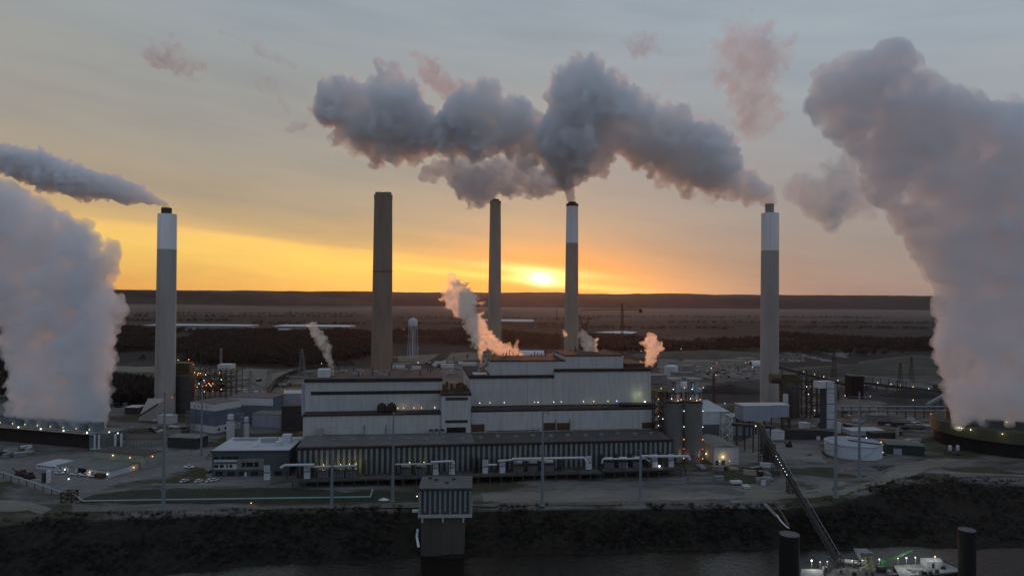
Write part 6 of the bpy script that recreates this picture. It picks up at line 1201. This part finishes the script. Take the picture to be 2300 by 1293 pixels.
plume('steam_plume', 'broad steam column rising from the long left cooling tower', 'steam', [(946, 20, 246), (938, 20, 246), (925, 20, 246), (900, 20, 248), (860, 16, 256), (820, 12, 262), (780, 2, 268), (740, -25, 274), (705, -60, 284), (675, -80, 284), (650, -90, 258), (625, -90, 240), (600, -90, 262), (565, -90, 262), (540, -90, 236), (505, -90, 190), (475, -90, 150), (448, -90, 60), (420, -90, 10), (400, -90, -20)], 'y', lambda p: 480 if p > 1e6 else 474+(244-p)*.13, ST, vox=1.25, seed=11, amp=.16, thick=.5, rmax=38, group=SG)
plume('steam_plume', 'towering steam column rising from the round right cooling tower', 'steam', [(954, 2128, 2400), (944, 2128, 2400), (930, 2128, 2400), (900, 2122, 2400), (850, 2112, 2410), (800, 2100, 2420), (765, 2086, 2420), (730, 2092, 2430), (680, 2096, 2440), (640, 2088, 2440), (600, 2070, 2440), (560, 2048, 2440), (520, 2010, 2440), (470, 1970, 2430), (420, 1945, 2430), (370, 1920, 2420), (320, 1890, 2400), (285, 1850, 2350), (255, 1810, 2290), (225, 1802, 2180), (190, 1822, 2130), (160, 1842, 2095), (140, 1900, 2075), (126, 1995, 2060)], 'y', 480, ST, vox=1.25, seed=12, amp=.14, thick=.45, rmax=44, group=SG)
plume('steam_wisp', 'faint pinkish vapour spreading left off the right steam column', 'steam', [(1780, 400, 450), (1820, 370, 480), (1860, 350, 520), (1900, 340, 510), (1945, 330, 470), (1980, 340, 450)], 'x', 500, TH, vox=1.8, seed=13, group=SG)
plume('steam_cloud', 'pinkish steam behind the shoulder of the right column', 'steam', [(2140, 240, 340), (2180, 225, 350), (2220, 222, 420), (2260, 215, 520), (2310, 230, 620), (2360, 250, 640)], 'x', 560, ST, vox=2.0, seed=14, amp=.12, group=SG)
WG = 'detached wisps of smoke in the sky'
def wisp(label, sl, axis, mat=TH, Y=760, seed=1): plume('smoke_wisp', label, 'smoke', sl, axis, Y, mat, vox=1.7, seed=seed, amp=.45, thick=.7, group=WG)
wisp('ragged grey wisp high at the far left of the sky', [(325, 105, 135), (345, 80, 150), (375, 85, 160), (405, 95, 165), (430, 120, 178)], 'x', seed=21)
wisp('small wisp just below the ragged far left one', [(412, 170, 184), (440, 168, 190), (470, 160, 178)], 'x', TH2, seed=22)
wisp('long thin wisp trailing near the top left', [(492, 58, 80), (525, 55, 85), (560, 75, 108), (600, 105, 140), (640, 125, 150), (665, 140, 165)], 'x', TH2, seed=23)
wisp('rounded pinkish wisp left of the smoke clouds', [(575, 175, 200), (598, 165, 218), (622, 190, 215), (650, 240, 262)], 'x', TH2, seed=24)
wisp('little pinkish wisp nearest the left edge of the smoke clouds', [(640, 290, 306), (665, 265, 300), (690, 262, 290), (712, 225, 262), (735, 232, 262)], 'x', TH, seed=25)
wisp('mauve wisp standing up between the two left smoke clouds', [(915, 112, 128), (945, 112, 160), (970, 130, 200), (1000, 165, 230), (1030, 190, 240)], 'x', vol_mat('mauve_vapour', .07, (.9, .87, .91), .3, (.03, .36, .56)), seed=26)
wisp('thin torn smoke bridging the gap between the two left smoke clouds', [(905, 300, 345), (940, 270, 350), (975, 255, 352), (1010, 262, 356), (1045, 300, 362), (1070, 330, 372)], 'x', DK, 705, 41)
wisp('ragged smoke fringe under the left smoke cloud', [(795, 300, 345), (830, 320, 362), (870, 330, 366), (905, 330, 352)], 'x', TH, 712, 42)
wisp('torn smoke fringe left of the leftmost smoke cloud', [(700, 225, 262), (720, 215, 275), (742, 215, 290)], 'x', TH, 712, 43)
wisp('thin vapour standing above the arch of the long smoke plume', [(1425, 195, 235), (1440, 190, 235), (1455, 215, 240)], 'x', TH, 690, 44)
wisp('faint round wisp above the arching plume', [(1422, 70, 120), (1445, 60, 135), (1470, 72, 125)], 'x', TH2, seed=27)
wisp('barely visible wisp below the round one', [(1478, 180, 210), (1498, 160, 205), (1515, 150, 190)], 'x', vol_mat('barest_vapour', .009, (.96, .92, .94)), seed=28)
wisp('large soft mauve cloud above the rightmost stack', [(85, 1620, 1720), (110, 1598, 1770), (140, 1600, 1775), (170, 1630, 1740), (205, 1640, 1745), (240, 1635, 1750), (275, 1650, 1745), (300, 1665, 1720)], 'y', vol_mat('soft_cloud', .03, (.93, .91, .94), .3, (.02, .33, .56)), seed=29)
VG = 'steam vents on the plant roofs'
def vent(label, sl, Y, seed, axis='y', mat=SM, amp=.5): plume('steam_vent', label, 'steam', sl, axis, Y, mat, vox=.6, seed=seed, amp=amp, group=VG)
vent('pinkish steam puff rising from the left boiler house roof', [(850, 746, 754), (820, 734, 752), (800, 726, 748), (780, 716, 744), (762, 708, 738), (745, 694, 724), (732, 688, 712)], 445, 31)
vent('tall orange lit steam jet curling up before the narrow stack', [(822, 1078, 1083), (800, 1074, 1086), (775, 1064, 1094), (750, 1050, 1102), (725, 1040, 1088), (705, 1030, 1076), (690, 1008, 1070), (668, 1000, 1072), (650, 998, 1050), (630, 1002, 1032), (614, 1004, 1024)], 470, 32, amp=.55)
vent('low glowing steam bank right of the tall steam jet', [(1098, 745, 780), (1112, 758, 792), (1130, 772, 802), (1148, 774, 802), (1162, 790, 800), (1172, 795, 801)], 480, 33, 'x')
vent('small flame like steam wisp right of the glowing bank', [(762, 1160, 1168), (778, 1150, 1164), (790, 1156, 1168), (800, 1166, 1180)], 482, 34)
vent('steam puff beside the white topped stack on the high roof', [(796, 1328, 1340), (782, 1314, 1344), (768, 1306, 1340), (755, 1298, 1328), (745, 1296, 1316)], 480, 35)
vent('tiny orange wisp at the foot of the white topped stack', [(738, 1260, 1266), (746, 1262, 1274), (754, 1264, 1278)], 478, 36)
vent('pink steam puff right of the big boiler house', [(820, 1438, 1458), (808, 1446, 1474), (794, 1450, 1478), (780, 1446, 1484), (768, 1446, 1484), (756, 1452, 1474)], 560, 37)

# ------------------------------------------------------------------ air: even haze round everything, low mist on the valley floor
def airbox(name, lo, hi, dens, col, an):
    m = vol_mat(name, dens, col, an); q = MB(); q.hexa([(lo[0], lo[1], lo[2]), (hi[0], lo[1], lo[2]), (hi[0], hi[1], lo[2]), (lo[0], hi[1], lo[2])], [(lo[0], lo[1], hi[2]), (hi[0], lo[1], hi[2]), (hi[0], hi[1], hi[2]), (lo[0], hi[1], hi[2])])
    o = q.build(name, m); o['kind'] = 'stuff'; return o
airbox('haze', (-9500, -450, -18), (9500, 14500, 420), .000009, (.88, .78, .80), .76)
def mist():
    V = []; F = []; nx, ny = 60, 14
    for side in (0, 1):
        for i in range(nx+1):
            for j in range(ny+1):
                u, v = i/nx*2-1, j/ny*2-1; e = max(0.0, 1-u*u)**.5*max(0.0, 1-v*v)**.8
                V.append((u*7800, 4300+v*1500+260*noise.noise(Vector((u*5, v, 2))), .6+(0 if side == 0 else e*(24+16*noise.noise(Vector((u*9, v*1.5, 5)))))))
    m = (nx+1)*(ny+1)
    for i in range(nx):
        for j in range(ny):
            k = i*(ny+1)+j; F.append((k, k+1, k+ny+2, k+ny+1)); F.append((m+k, m+k+ny+1, m+k+ny+2, m+k+1))
    me = bpy.data.meshes.new('mist'); me.from_pydata(V, [], F); me.materials.append(vol_mat('mist', .00022, (.90, .82, .84), .65))
    bm = bmesh.new(); bm.from_mesh(me); bmesh.ops.remove_doubles(bm, verts=bm.verts, dist=.05); bm.to_mesh(me); bm.free()
    o = bpy.data.objects.new('mist', me); sc.collection.objects.link(o); o['kind'] = 'stuff'
mist()
